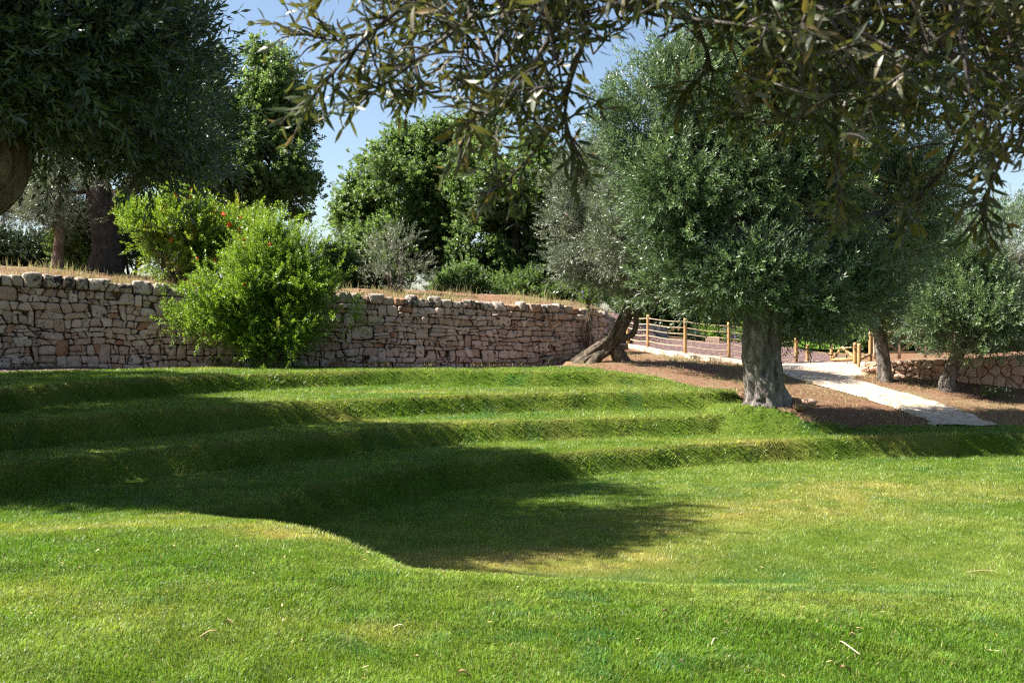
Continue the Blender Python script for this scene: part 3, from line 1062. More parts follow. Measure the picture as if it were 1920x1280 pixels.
def sprigs(kind, pos, dirs, scale, tone, r):
    """many sprigs in one vertex array; returns V, Q, tone per vertex"""
    Vs, Ts = [], []
    grp = r.integers(0, 4, len(pos))
    for g in range(4):
        k = grp == g
        if not k.any():
            continue
        T = TPL[kind][g]
        p, D, s, tn = pos[k], unit(dirs[k]), scale[k], tone[k]
        a = unit(np.cross(D, r.normal(size=D.shape)))
        b = np.cross(D, a)
        V = p[:, None, :] + s[:, None, None] * (T[None, :, 0:1] * a[:, None, :] + T[None, :, 1:2] * b[:, None, :] + T[None, :, 2:3] * D[:, None, :])
        Vs.append(V.reshape(-1, 3))
        nl = len(T) // 4
        tl = tn[:, None] + r.normal(0, .10, (len(tn), nl))
        Ts.append(np.repeat(tl.reshape(-1), 4))
    V = np.concatenate(Vs)
    Q = np.arange(len(V)).reshape(-1, 4)
    return V, Q, np.clip(np.concatenate(Ts), 0, 1)


def crown(lobes, nclump, per, rc, r, up=.5, outw=.8, shell=.45, zmin=None, droop=0.0, flat=.8, holes=.40, shoots=0, slen=.7, zvar=0.):
    """clumped sprig positions over lobes (centre, radii); returns pos, dirs, clump centres, tone"""
    cen = np.array([l[0] for l in lobes], float)
    rad = np.array([l[1] for l in lobes], float)
    wt = (rad[:, 0] * rad[:, 1] * rad[:, 2]) ** (2 / 3)
    li = r.choice(len(lobes), nclump * 3, p=wt / wt.sum())
    d = unit(r.normal(size=(nclump * 3, 3)))
    f = 1 - shell * r.random(nclump * 3) ** 1.3
    c = cen[li] + d * rad[li] * f[:, None]
    # keep clumps that are not deep inside another lobe
    q = (((c[:, None, :] - cen[None]) / rad[None]) ** 2).sum(-1)
    q[np.arange(len(c)), li] = 9
    keep = q.min(1) > .30
    # natural gaps
    keep &= fbm(c[:, 0] * .55, c[:, 1] * .55, c[:, 2] * .55 + 5, 2) > holes
    keep &= fbm(c[:, 0] * 1.25 + 9, c[:, 1] * 1.25, c[:, 2] * 1.25, 2) > holes + .02
    if zmin is not None:
        keep &= c[:, 2] > zmin + (fbm(c[:, 0] * .8, c[:, 1] * .8, 3.3, 2) - .5) * zvar
    c, d, li = c[keep][:nclump], d[keep][:nclump], li[keep][:nclump]
    n = len(c)
    out = unit(d / rad[li])
    cnt = np.maximum(2, (per * r.uniform(.5, 1.5, n)).astype(int))
    idx = np.repeat(np.arange(n), cnt)
    g = r.normal(size=(len(idx), 3)) * .55
    rr = rc * r.uniform(.7, 1.35, n)
    pos = c[idx] + g * rr[idx][:, None] * np.array([1, 1, flat])
    dirs = out[idx] * outw + np.array([0, 0, up]) + r.normal(size=g.shape) * .45 + g * .5
    dirs[:, 2] -= droop
    tone = np.clip(.42 + .16 * r.normal(size=n)[idx] + .10 * r.normal(size=len(idx)), 0, 1)
    if shoots:
        k = r.integers(0, n, shoots)
        sd = unit(out[k] * .7 + np.array([0, 0, .75]) + r.normal(size=(shoots, 3)) * .45)
        ln = slen * r.uniform(.5, 1.3, shoots)
        m = 5
        t = (np.arange(m) + .5) / m
        bend = np.array([0, 0, -.25]) * (t ** 2)[None, :, None] * ln[:, None, None]
        sp = c[k][:, None, :] + sd[:, None, :] * (ln[:, None] * t[None, :] + rc * .6)[:, :, None] + bend
        pos = np.concatenate([pos, sp.reshape(-1, 3)])
        dirs = np.concatenate([dirs, (np.repeat(sd, m, 0) + r.normal(size=(shoots * m, 3)) * .22)])
        tone = np.concatenate([tone, np.repeat(np.clip(.58 + .18 * r.normal(size=shoots), 0, 1), m)])
    if zmin is not None:
        k = pos[:, 2] > zmin - .25 - zvar * .5
        pos, dirs, tone = pos[k], dirs[k], tone[k]
    return pos, dirs, c, tone


def lobe(px, py, d, rpx, sy=1.0, sz=1.0):
    r = rpx / F * d
    return (at(px, py, d), np.array([r, r * sy, r * sz]))


def branchy(mb, start, r0, targets, rr, wig=.25, seg=6, r1=.03):
    for t in targets:
        t = np.asarray(t, float)
        v = t - start
        L_ = np.linalg.norm(v)
        m1 = start + v * .35 + rr.normal(size=3) * wig * L_ * .18 + np.array([0, 0, .06 * L_])
        m2 = start + v * .7 + rr.normal(size=3) * wig * L_ * .18
        V, f = tube(np.array([start, m1, m2, t]), np.array([r0, r0 * .7, r0 * .42, r1]), n=9, seg=seg, rough=.12)
        mb.add(V, f)


def tree(name, label, group, base, trunk, lobes, kind, mat, bark, seed, nclump, per, rc, scale=1.0, trunkkw=None, limb=.14, cat='tree', zmin=None, up=.5, droop=0., holes=.4, shell=.45, twigs=60, limb_from=-1, tone_shift=0., extra=None, flat=.8, shoots=0, slen=.6, zvar=0.):
    """trunk: list of (x, y, z, radius) in world space"""
    r = np.random.default_rng(seed)
    root = empty(name, base, label, cat, group)
    base = np.asarray(base, float)
    T = np.array(trunk, float)
    mb = MB()
    kw = dict(n=max(14, 8 * len(T)), seg=22, flute=.05, kf=5, twist=2., rough=.14, nscale=2.2, seed=seed * 1.3)
    kw.update(trunkkw or {})
    V, f = tube(T[:, :3], T[:, 3], **kw)
    mb.add(V, f)
    pos, dirs, cl, tone = crown(lobes, nclump, per, rc, r, up=up, zmin=zmin, droop=droop, holes=holes, shell=shell, flat=flat, shoots=shoots, slen=slen, zvar=zvar)
    top = T[limb_from, :3]
    cens = [np.array(l[0]) for l in lobes]
    branchy(mb, top, min(limb, T[limb_from, 3] * .8), cens, r, seg=8, r1=limb * .3)
    if twigs:
        pick = cl[r.choice(len(cl), min(twigs, len(cl)), replace=False)]
        for t_ in pick:
            c0 = min(cens, key=lambda c: np.linalg.norm(c - t_))
            s0 = top + (c0 - top) * r.uniform(.55, 1.0)
            branchy(mb, s0, limb * .32, [t_], r, seg=5, r1=.012)
    for e in (extra or []):
        V, f = tube(np.array(e)[:, :3], np.array(e)[:, 3], n=16, seg=14, flute=.05, rough=.15, seed=seed)
        mb.add(V, f)
    mb.build('trunk', bark, root, True, base)
    V, Q, tn = sprigs(kind, pos, dirs, scale * r.uniform(.75, 1.25, len(pos)), np.clip(tone + tone_shift, 0, 1), r)
    mesh('crown', V - base, [Q], mat, root, False, {'tone': tn})
    return root


def G(x, y):
    return float(gz(x, y))


# main old olive by the path
b = at(1436, 757, 23.0)
b[2] = G(b[0], b[1])


def tp(px, py, d, w):
    p = at(px, py, d)
    return (*p, w / 2 / F * d)


trunk = [(b[0], b[1], b[2] - .3, .62), tp(1436, 752, 23, 82), tp(1434, 735, 23, 72), tp(1432, 705, 23, 66), tp(1432, 660, 23, 65), tp(1434, 620, 23, 69), tp(1437, 590, 23, 70), tp(1440, 560, 23, 74), tp(1445, 520, 23, 66)]
lob = [lobe(1268, 225, 22.6, 122), lobe(1370, 190, 23.5, 150), lobe(1500, 180, 23.8, 160), lobe(1620, 260, 24, 140), lobe(1195, 250, 23.2, 68), lobe(1288, 380, 22.0, 96), lobe(1330, 330, 21.6, 130),
       lobe(1470, 330, 21.6, 140), lobe(1360, 470, 21.6, 110, 1, .85), lobe(1300, 490, 22, 78, 1, .9), lobe(1480, 480, 21.8, 110, 1, .8), lobe(1600, 430, 22.6, 120), lobe(1560, 550, 22.4, 95, 1, .7), lobe(1680, 400, 24, 100),
       lobe(1280, 545, 22.4, 46, 1, .7), lobe(1400, 545, 21.4, 60, 1, .5), lobe(1640, 520, 23.2, 80, 1, .9), lobe(1500, 590, 21.9, 60, 1, .6), lobe(1310, 150, 23.2, 80), lobe(1360, 540, 22.8, 85, 1, .55), lobe(1480, 555, 23.2, 70, 1, .6)]
lob = [(np.array([c[0] / c[1], 1, (c[2] - EYE) / c[1]]) * (23.7 + (c[1] - 22.7) * .5) + np.array([0, 0, EYE]), q * np.array([1, .66, 1])) for c, q in lob]
lob += [lobe(1430, 520, 22.3, 62, .6, .75), lobe(1390, 480, 22.3, 60, .6, .8), lobe(1470, 490, 22.3, 62, .6, .8), lobe(1350, 545, 22.5, 48, .7, .6), lobe(1520, 560, 22.5, 52, .7, .6)]
tree('olive_tree', 'big dark green olive with a thick upright grey trunk at the lawn edge', None, b, trunk, lob, 'olive', M['olive'], M['bark'], 21, 1500, 17, .38, 1.42,
     dict(n=110, seg=96, flute=.075, kf=5, twist=3.0, rough=.38, nscale=2.4, pits=[(.60, .10, .34, .06, .10), (.40, -.25, .28, .025, .12), (.48, 1.0, .18, .10, .10), (.30, -1.1, .22, .10, .16), (.36, .55, .15, .12, .08), (.16, -.4, .16, .05, .2)]), limb=.2, zmin=1.15, holes=.33, twigs=90, limb_from=-2, shoots=520, slen=.6)

# leaning olive at the end of the wall
b = hit(1128, 676)
d = b[1]
trunk = [tp(1082, 690, d, 34), tp(1104, 672, d, 34), tp(1128, 657, d, 32), tp(1150, 637, d, 27), tp(1164, 614, d, 24), tp(1172, 594, d, 23), tp(1183, 570, d, 20), tp(1196, 545, d, 19), tp(1192, 500, d, 15)]
lob = [lobe(1110, 370, d, 75), lobe(1150, 320, d + .6, 60), lobe(1080, 440, d - .5, 60), lobe(1160, 440, d - 1.2, 85), lobe(1220, 400, d - .5, 80), lobe(1230, 500, d - .8, 70, 1, .8), lobe(1150, 525, d - .8, 55, 1, .8), lobe(1100, 495, d - .5, 42), lobe(1060, 400, d, 38)]
extra = [[tp(1168, 684, d, 36), tp(1160, 666, d, 28), tp(1152, 648, d, 22), tp(1154, 628, d, 15)], [tp(1106, 690, d - .25, 30), tp(1118, 672, d - .2, 22), tp(1138, 655, d - .1, 16)], [tp(1166, 636, d - .12, 14), tp(1186, 626, d - .15, 11), tp(1193, 606, d - .12, 10), tp(1190, 578, d, 12)]]
tree('olive_tree', 'silvery olive with twisted leaning trunk at the end of the tall wall', None, b, trunk, lob, 'olive', M['olive_silver'], M['bark_old'], 22, 560, 20, .34, 1.12,
     dict(n=90, seg=72, flute=.12, kf=5, twist=7., rough=.34, nscale=2.4, pits=[(.35, .3, .3, .06, .2), (.55, -.2, .3, .05, .15), (.2, -.4, .3, .05, .25)]), limb=.13, holes=.40, shoots=160, slen=.5, zmin=2.0, extra=extra, tone_shift=.05)

# two small olives on the soil beside the low wall
b = hit(1660, 712)
d = b[1]
trunk = [(b[0], b[1], b[2] - .1, .26), tp(1658, 690, d, 26), tp(1653, 650, d, 24), tp(1649, 610, d, 24), tp(1645, 570, d, 20)]
lob = [lobe(1650, 480, d, 70), lobe(1600, 520, d, 55), lobe(1700, 520, d - .4, 60), lobe(1640, 560, d - .6, 50, 1, .7), lobe(1690, 585, d - .3, 45, 1, .7), lobe(1720, 460, d + .5, 60)]
tree('olive_tree', 'shaded small olive with straight slim trunk near the end of the low pale wall', None, b, trunk, lob, 'olive', M['olive'], M['bark'], 23, 260, 20, .36, 1.15, None, .08, holes=.38, zmin=1.0, shoots=90, slen=.45)
b = hit(1778, 731)
d = b[1]
trunk = [(b[0] - .03, b[1], b[2] - .1, .25), tp(1776, 715, d, 28), tp(1784, 690, d, 25), tp(1796, 665, d, 24), tp(1806, 630, d, 20)]
lob = [lobe(1800, 520, d, 75), lobe(1860, 480, d, 80), lobe(1760, 590, d - .6, 48, 1, .85), lobe(1840, 590, d - .8, 60), lobe(1900, 560, d - .4, 75), lobe(1800, 640, d - .7, 42, 1, .7), lobe(1870, 640, d - .5, 45, 1, .7), lobe(1760, 500, d, 50), lobe(1940, 470, d + .3, 80)]
tree('olive_tree', 'sunlit bushy olive with short leaning trunk before the low pale wall', None, b, trunk, lob, 'olive', M['olive'], M['bark'], 24, 440, 17, .36, 1.3, None, .08, holes=.40, zmin=.75, tone_shift=.10, shoots=150, slen=.45)

# large olive at the side of the lawn, its trunk leaning out of the frame
d = 14.5
bx_, by_ = -10.3, 14.2
b = np.array([bx_, by_, G(bx_, by_)])
trunk = [(bx_, by_, b[2] - .3, .95), (bx_ + .3, by_ + .05, b[2] + .6, .72), (-9.5, 14.3, 2.1, .56), (-8.3, 14.4, 3.2, .54), (-7.6, 14.5, 3.85, .50), (-7.75, 14.5, 4.8, .40), (-7.9, 14.6, 5.6, .32)]
extra = [[(-8.0, 14.4, 3.15, .36), (-7.35, 14.25, 3.4, .34), (-7.02, 14.15, 3.6, .26), (-6.95, 14.1, 3.76, .10)]]
lob = [((-8.5, 15.5, 6.6), (3.0, 2.8, 1.9)), ((-6.5, 15.0, 6.2), (1.6, 1.9, 1.7)), ((-10.8, 15.5, 6.0), (2.6, 2.8, 1.8)), ((-7.4, 17.3, 5.6), (1.9, 2.4, 1.6)), ((-8.6, 18.2, 5.4), (2.6, 2.2, 1.6)), ((-6.9, 13.7, 5.6), (1.5, 1.2, 1.2)),
       ((-7.8, 13.2, 5.6), (1.6, 1.3, 1.3)), ((-5.6, 15.6, 5.0), (.9, 1.4, 1.1)), ((-6.4, 15.6, 4.6), (1.1, 1.3, .8)), ((-10., 17.5, 4.8), (2.2, 2.2, 1.5)), ((-14.0, 19.5, 6.4), (2.4, 2.4, 1.6)), ((-15.6, 23.3, 6.6), (2.3, 2.2, 1.5)), ((-12.5, 16, 7.0), (2.8, 2.8, 1.8)), ((-8.0, 18.5, 4.6), (1.6, 1.6, 1.2)), ((-8.2, 16, 8.0), (2.2, 2.2, 1.2))]
tree('olive_tree', 'huge shaded olive leaning in over the curved grass banks', None, b, trunk, lob, 'olive', M['olive_shaded'], M['bark_old'], 25, 2200, 12, .42, 1.85,
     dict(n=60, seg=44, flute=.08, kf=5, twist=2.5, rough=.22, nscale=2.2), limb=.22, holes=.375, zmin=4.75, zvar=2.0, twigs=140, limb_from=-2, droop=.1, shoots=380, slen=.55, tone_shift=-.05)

# olive behind the wall with a long bent limb
d = 36.0
b = at(196, 520, d)
b[2] = G(b[0], b[1])
trunk = [(b[0], b[1], b[2] - .2, .62), tp(200, 492, d, 66), tp(200, 470, d, 54), tp(198, 430, d, 52), tp(192, 395, d, 56), tp(185, 350, d, 44)]
extra = [[tp(200, 410, d, 40), tp(225, 372, d, 36), tp(258, 343, d, 32), tp(285, 318, d, 28), tp(312, 302, d, 22), tp(335, 280, d, 12)]]
lob = [lobe(180, 250, d, 100), lobe(90, 280, d, 80), lobe(270, 235, d + .5, 80), lobe(150, 345, d + .5, 42, 1, .7), lobe(0, 320, d, 75), lobe(330, 225, d + .5, 55), lobe(40, 385, d - .5, 32, 1, .6), lobe(215, 300, d, 42)]
tree('olive_tree', 'olive behind the tall wall with a thick dark trunk and one long bent limb', None, b, trunk, lob, 'olive', M['olive_silver'], M['bark_dark'], 26, 480, 18, .42, 1.2, None, .14, holes=.42, twigs=50, extra=extra, tone_shift=-.1)
d = 33.0
b = at(106, 515, d)
b[2] = G(b[0], b[1])
trunk = [(b[0], b[1], b[2] - .1, .24), tp(108, 480, d, 20), tp(112, 440, d, 18), tp(106, 410, d, 15), tp(112, 370, d, 11), tp(112, 330, d, 8)]
lob = [lobe(105, 385, d, 34), lobe(70, 400, d, 28), lobe(135, 410, d, 26), lobe(110, 345, d, 40)]
tree('olive_tree', 'thin young olive with a crooked stem behind the tall wall near the ivy hedge', None, b, trunk, lob, 'olive', M['olive_silver'], M['bark_warm'], 27, 70, 18, .34, 1.05, None, .05, twigs=14, tone_shift=-.05)

# oaks behind the wall
d = 40.0
b = at(392, 520, d)
b[2] = G(b[0], b[1])
trunk = [(b[0], b[1], b[2] - .2, .36), tp(390, 470, d, 26), tp(393, 420, d, 22), tp(398, 360, d, 20), tp(410, 290, d, 15), tp(430, 220, d, 10)]
lob = [lobe(450, 210, d, 80), lobe(520, 200, d, 62), lobe(500, 130, d, 42), lobe(400, 280, d, 95), lobe(500, 290, d - .5, 85), lobe(540, 360, d - .3, 48, 1, .7), lobe(440, 370, d - .5, 80, 1, .6), lobe(380, 180, d, 75), lobe(330, 300, d, 70), lobe(555, 250, d, 36), lobe(575, 395, d - .3, 22), lobe(580, 360, d, 20), lobe(340, 200, d, 70), lobe(495, 108, d, 22)]
tree('oak_tree', 'tall oak with a ragged rounded crown standing behind the pomegranates', None, b, trunk, lob, 'oak', M['oak'], M['bark_dark'], 31, 720, 18, .36, 1.15, None, .10, holes=.40, shell=.5, twigs=70, shoots=140, slen=.5, tone_shift=.08)

spec = [('broad sunlit oak at the open sky edge of the clump above the wall', 735, 46, [(740, 350, 85), (700, 420, 65), (680, 390, 40), (770, 300, 55), (800, 420, 80), (660, 410, 28), (730, 470, 70), (690, 480, 55), (800, 270, 40), (760, 250, 22)], .10, 41),
        ('tall middle oak of the clump above the wall, with a bare straight stem', 824, 47, [(830, 330, 80), (880, 300, 75), (850, 400, 85), (800, 440, 60), (900, 380, 70), (860, 265, 42), (820, 260, 30)], .0, 42),
        ('dark dense oak of the clump next to the leaning silvery olive', 965, 44, [(930, 330, 80), (990, 350, 80), (1010, 430, 80), (940, 440, 85), (970, 290, 50), (900, 460, 60), (1030, 350, 60), (980, 510, 70), (1050, 480, 60), (1060, 400, 50), (890, 510, 42)], -.08, 43)]
for lab, px, d, ls, ts, sd in spec:
    b = at(px, 545, d)
    b[2] = G(b[0], b[1])
    trunk = [(b[0], b[1], b[2] - .3, .34), tp(px, 515, d, 22), tp(px + 2, 470, d, 17), tp(px + 1, 420, d, 14), tp(px + 4, 360, d, 10)]
    tree('oak_tree', lab, 'oak clump above the wall', b, trunk, [lobe(x, y, d + random.uniform(-1, 1), q) for x, y, q in ls], 'oak', M['oak'], M['bark_dark'], sd, 640, 18, .42, 1.25, None, .09, holes=.40, shell=.5, twigs=60, tone_shift=ts - .02, shoots=130, slen=.6)


# ------------------------------------------------------------------ shrubs
def shrub(name, label, base, lobes, kind, mat, seed, nclump, per, rc, scale, cat='shrub', group=None, stems=12, zmin=None, flowers=0, bark='bark_warm', tone_shift=0., up=.7, holes=.36, shell=.55, flower_mat='flower', fsize=.10, shoots=0, slen=.7):
    r = np.random.default_rng(seed)
    root = empty(name, base, label, cat, group)
    base = np.asarray(base, float)
    pos, dirs, cl, tone = crown(lobes, nclump, per, rc, r, up=up, outw=.7, shell=shell, zmin=zmin, holes=holes, shoots=shoots, slen=slen)
    if stems:
        mb = MB()
        for t_ in cl[r.choice(len(cl), min(stems, len(cl)), replace=False)]:
            branchy(mb, base + np.array([r.normal(0, .12), r.normal(0, .12), -.05]), .035, [t_], r, seg=5, r1=.008)
        mb.build('stem', M[bark], root, True, base)
    V, Q, tn = sprigs(kind, pos, dirs, scale * r.uniform(.7, 1.3, len(pos)), np.clip(tone + tone_shift, 0, 1), r)
    mesh('foliage', V - base, [Q], mat, root, False, {'tone': tn})
    if flowers:
        # one flower: a waisted calyx flaring into crumpled petals
        ring = 9
        rows_ = [(.0, .010), (.25, .022), (.5, .018), (.8, .036), (1.0, .060)]
        V = []
        for k, (h, q) in enumerate(rows_):
            for a in range(ring):
                th = 2 * np.pi * a / ring
                w_ = 1 + (.35 * ((a % 2) * 2 - 1) if k >= 3 else 0)
                V.append((math.cos(th) * q * w_, math.sin(th) * q * w_, h * .10 + (.02 * (a % 3) if k == 4 else 0)))
        V = np.array(V) * fsize / .10
        i = np.arange(len(rows_) * ring).reshape(len(rows_), ring)
        j = np.roll(i, -1, 1)
        Qf = np.stack([i[:-1], j[:-1], j[1:], i[1:]], -1).reshape(-1, 4)
        proto = mesh('flower', V, [Qf], M[flower_mat], root, False, {'tone': r.random(len(V))})
        cand = pos[(dirs[:, 1] < .35)]
        cand = cand[np.argsort(cand[:, 1] - .35 * cand[:, 2] + r.normal(0, .5, len(cand)))][:len(cand) // 3]
        sel = cand[r.choice(len(cand), flowers, replace=False)]
        for k, p in enumerate(sel):
            o = proto if k == 0 else proto.copy()
            if k:
                C.objects.link(o)
                o.parent = root
            o.location = [float(v) for v in (p - base + np.array([0, -.12, .08]))]
            o.rotation_euler = (r.uniform(-1.2, 1.2), r.uniform(-1.2, 1.2), r.uniform(0, 6))
            s = r.uniform(.8, 1.4)
            o.scale = (s, s, s)
    return root


d = 28.9
b = at(490, 690, d)
b[2] = G(b[0], b[1])
lob = [lobe(500, 570, d, 80), lobe(435, 610, d - .2, 58), lobe(400, 560, d - .3, 46), lobe(560, 600, d - .1, 66), lobe(495, 490, d + .3, 46), lobe(545, 505, d + .3, 40), lobe(375, 595, d - .3, 34, 1, .7), lobe(618, 590, d - .1, 36, 1, .7), lobe(520, 645, d - .2, 62, 1, .6), lobe(350, 600, d - .2, 26, 1, .7), lobe(400, 625, d - .3, 40, 1, .6), lobe(645, 580, d, 18), lobe(470, 445, d + .5, 24), lobe(585, 540, d, 36), lobe(520, 450, d + .4, 22), lobe(565, 470, d + .3, 20)]
shrub('pomegranate_bush', 'big bright green pomegranate bush with red flowers in front of the tall wall', b, lob, 'pom', M['pom'], 51, 700, 14, .30, 1.0, stems=40, flowers=7, group='pomegranate bushes', zmin=.3, tone_shift=-.07, fsize=.085, shoots=280, slen=.85, holes=.38)
d = 31.2
b = at(335, 545, d)
b[2] = G(b[0], b[1])
lob = [lobe(320, 430, d, 55), lobe(345, 400, d, 38), lobe(270, 430, d, 40), lobe(310, 480, d, 50, 1, .8), lobe(360, 450, d, 40), lobe(340, 365, d, 16), lobe(370, 390, d, 16), lobe(250, 405, d, 18), lobe(340, 500, d - .1, 36, 1, .6)]
shrub('pomegranate_bush', 'yellow green pomegranate bush with orange flowers growing on top of the tall wall', b, lob, 'pom', M['pom'], 52, 300, 14, .28, 1.0, shoots=120, slen=.7, holes=.40, stems=18, fsize=.09, flowers=10, group='pomegranate bushes', tone_shift=.16, zmin=2.75)
d = 31.6
b = at(440, 550, d)
b[2] = G(b[0], b[1])
lob = [lobe(440, 440, d, 42), lobe(410, 430, d, 28), lobe(465, 430, d, 34), lobe(425, 490, d, 42), lobe(480, 480, d, 38)]
shrub('pomegranate_bush', 'narrow pomegranate bush with orange flowers between the upper and the lower bush', b, lob, 'pom', M['pom'], 53, 170, 13, .28, 1.0, shoots=70, slen=.6, holes=.40, stems=14, flowers=12, group='pomegranate bushes', tone_shift=.12, zmin=2.6)

# light bushes, hedge and young trees behind the wall
d = 37.0
b = at(245, 505, d); b[2] = G(b[0], b[1])
shrub('bush', 'light green bush behind the thick trunk on top of the wall', b, [lobe(235, 440, d, 40), lobe(250, 480, d, 40, 1, .7), lobe(262, 420, d, 26)], 'shrub', M['shrub'], 54, 100, 16, .34, 1.0, zmin=3.0)
b = at(150, 505, d); b[2] = G(b[0], b[1])
shrub('bush', 'light green bush between the thin stem and the thick trunk on the wall', b, [lobe(150, 460, d, 42), lobe(140, 420, d, 30), lobe(165, 490, d, 40, 1, .6), lobe(160, 420, d, 28)], 'shrub', M['shrub'], 55, 150, 16, .34, 1.0, zmin=3.0, tone_shift=.06)
d = 38.0
b = at(30, 505, d); b[2] = G(b[0], b[1])
hl = [lobe(x, 473 + 4 * math.sin(x * .05), d, 40, .7, .95) for x in range(-180, 110, 32)] + [lobe(x, 495, d, 36, .7, .8) for x in range(-180, 110, 40)]
shrub('hedge', 'dark ivy covered hedge below the wire fence at the top of the wall', b, hl, 'shrub', M['ivy'], 56, 620, 15, .30, .95, cat='hedge', stems=10, holes=.1, shell=.6)
d = 42.0
b = at(640, 545, d); b[2] = G(b[0], b[1])
shrub('young_tree', 'small green sapling at the sunny foot of the oak clump', b, [lobe(640, 495, d, 30), lobe(625, 510, d, 22), lobe(655, 520, d, 28), lobe(630, 475, d, 14)], 'shrub', M['shrub'], 57, 120, 15, .34, 1.0, cat='tree')
d = 35.0
b = at(742, 555, d); b[2] = G(b[0], b[1])
shrub('young_olive', 'spindly pale young olive above the wall in front of the oaks', b, [lobe(720, 470, d, 30), lobe(745, 455, d, 28), lobe(775, 490, d, 24), lobe(735, 510, d, 26), lobe(710, 510, d, 18), lobe(775, 520, d, 22)], 'olive', M['olive_silver'], 58, 85, 7, .3, .9, cat='tree', stems=14, tone_shift=.3, bark='bark')
d = 42.0
for k, (px, py, q, lab) in enumerate([(700, 520, 40, 'dark bush at the foot of the oaks above the wall, under the pale young olive'), (870, 530, 36, 'low dark bush under the middle oak above the wall'), (1000, 540, 50, 'dark bush in the shade under the dense dark oak'), (1090, 555, 50, 'dark bush beside the far end of the tall wall')]):
    b = at(px, 560, d); b[2] = G(b[0], b[1])
    shrub('bush', lab, b, [lobe(px, py, d, q, 1, .7), lobe(px + q * .8, py + 8, d, q * .7, 1, .7), lobe(px - q * .8, py + 6, d, q * .7, 1, .7)], 'shrub', M['oak'], 60 + k, 120, 14, .36, 1.05, tone_shift=-.12)

# greenery beyond the fence and the low wall
back = [(1300, 560, 50, 75, 'tall loose shrub behind the grey block wall'), (1380, 550, 52, 80, 'leafy shrub beyond the mulch yard, behind the big grey trunk'), (1470, 560, 52, 70, 'leafy shrub beyond the mulch yard just past the big trunk'), (1210, 540, 50, 70, 'dark shrub between the leaning olive and the block wall'),
        (1560, 590, 54, 75, 'shrub beyond the timber gate'), (1650, 560, 54, 80, 'shrub beyond the crossed timber fence'), (1740, 570, 54, 75, 'shrub behind the sunlit bushy olive'), (1540, 480, 60, 110, 'tall tree far beyond the timber gate'), (1660, 450, 62, 110, 'tall tree far beyond the crossed timber fence')]
for k, (px, py, d, q, lab) in enumerate(back):
    b = at(px, 625, d); b[2] = G(b[0], min(b[1], 60))
    ls = [lobe(px, py, d, q), lobe(px - q * .6, py + q * .5, d, q * .6, 1, .7), lobe(px + q * .6, py + q * .45, d, q * .6, 1, .7), lobe(px + q * .3, py - q * .5, d, q * .5)]
    shrub('tree' if q > 100 else 'shrub', lab, b, ls, 'shrub', M['oak'] if k % 2 else M['shrub'], 70 + k, 190 if q < 100 else 300, 14, .5, 1.35, cat='tree' if q > 100 else 'shrub', tone_shift=-.08 + .04 * (k % 3), holes=.30)
for k, (px, py, d, q, lab) in enumerate([(1590, 632, 43, 34, 'low bush in the gap behind the timber gate'), (1660, 628, 44, 38, 'low bush behind the crossed timber fence, next to the shaded small olive'), (1730, 625, 44, 42, 'low bush behind the crossed timber fence, between the two small olives'), (1810, 625, 43, 44, 'low bush behind the low pale wall and the sunlit olive'), (1890, 622, 43, 46, 'low bush at the far end of the low pale wall'), (1440, 628, 46, 34, 'low bush past the mulch yard, hidden partly by the big trunk'), (1530, 628, 47, 40, 'low bush beyond the strip of bright turf')]):
    b = at(px, 645, d); b[2] = G(b[0], b[1])
    shrub('shrub', lab, b, [lobe(px, py, d, q, 1, .6), lobe(px + q * .8, py + 8, d, q * .7, 1, .6), lobe(px - q * .8, py + 8, d, q * .7, 1, .6)], 'shrub', M['shrub'] if k % 2 else M['oak'], 140 + k, 110, 14, .34, 1.1, tone_shift=.04 * (k % 3) - .06, holes=.25)
d = 44.0
b = at(1860, 640, d); b[2] = G(b[0], b[1])
trunk = [(b[0], b[1], b[2] - .2, .25), tp(1860, 600, d, 18), tp(1862, 540, d, 14)]
tree('olive_tree', 'pale sunlit olive beyond the low wall at the open edge of the garden', None, b, trunk, [lobe(1850, 470, d, 70), lobe(1900, 450, d, 75), lobe(1950, 470, d, 80), lobe(1880, 540, d, 70), lobe(1810, 520, d, 50), lobe(1940, 560, d, 70)], 'olive', M['olive_silver'], M['bark'], 85, 330, 18, .5, 1.3, None, .07, tone_shift=.12)
d = 41.0
for px, py, q, lab, mt, fl in [(1301, 630, 11, 'small round dark green plant in the mulch behind the rope fence', 'ivy', 0), (1322, 626, 16, 'bright leafy plant in the mulch beside the pale stone block', 'pom', 0), (1362, 630, 14, 'lavender with purple flowers near the rope fence', 'shrub', 12), (1478, 634, 14, 'lavender with purple flowers past the big trunk', 'shrub', 12), (1100, 556, 10, 'purple flowering plant on top of the far end of the tall wall', 'shrub', 8)]:
    dd = 33.6 if px == 1100 else d
    b = at(px, 645, dd); b[2] = G(b[0], b[1])
    py_ = min(py, HY - (b[2] + .15 - EYE) / dd * F) if px == 1100 else py
    shrub('garden_plant', lab, b, [lobe(px, py_, dd, q, 1, .9), lobe(px + q * .6, py_ + 3, dd, q * .7)], 'shrub', M[mt], 90 + px % 37, 26, 14, .16, .6, cat='plant', stems=5, flowers=fl, flower_mat='purple', fsize=.07, holes=.1)
b = hit(1098, 660)
shrub('wild_shoot', 'thin grey green shoot growing against the wall beside the leaning trunk', b, [((b[0], b[1], b[2] + .5 + .25 * k), (.18, .18, .22)) for k in range(5)], 'olive', M['olive_silver'], 99, 26, 5, .16, .6, cat='plant', stems=6, holes=.1)

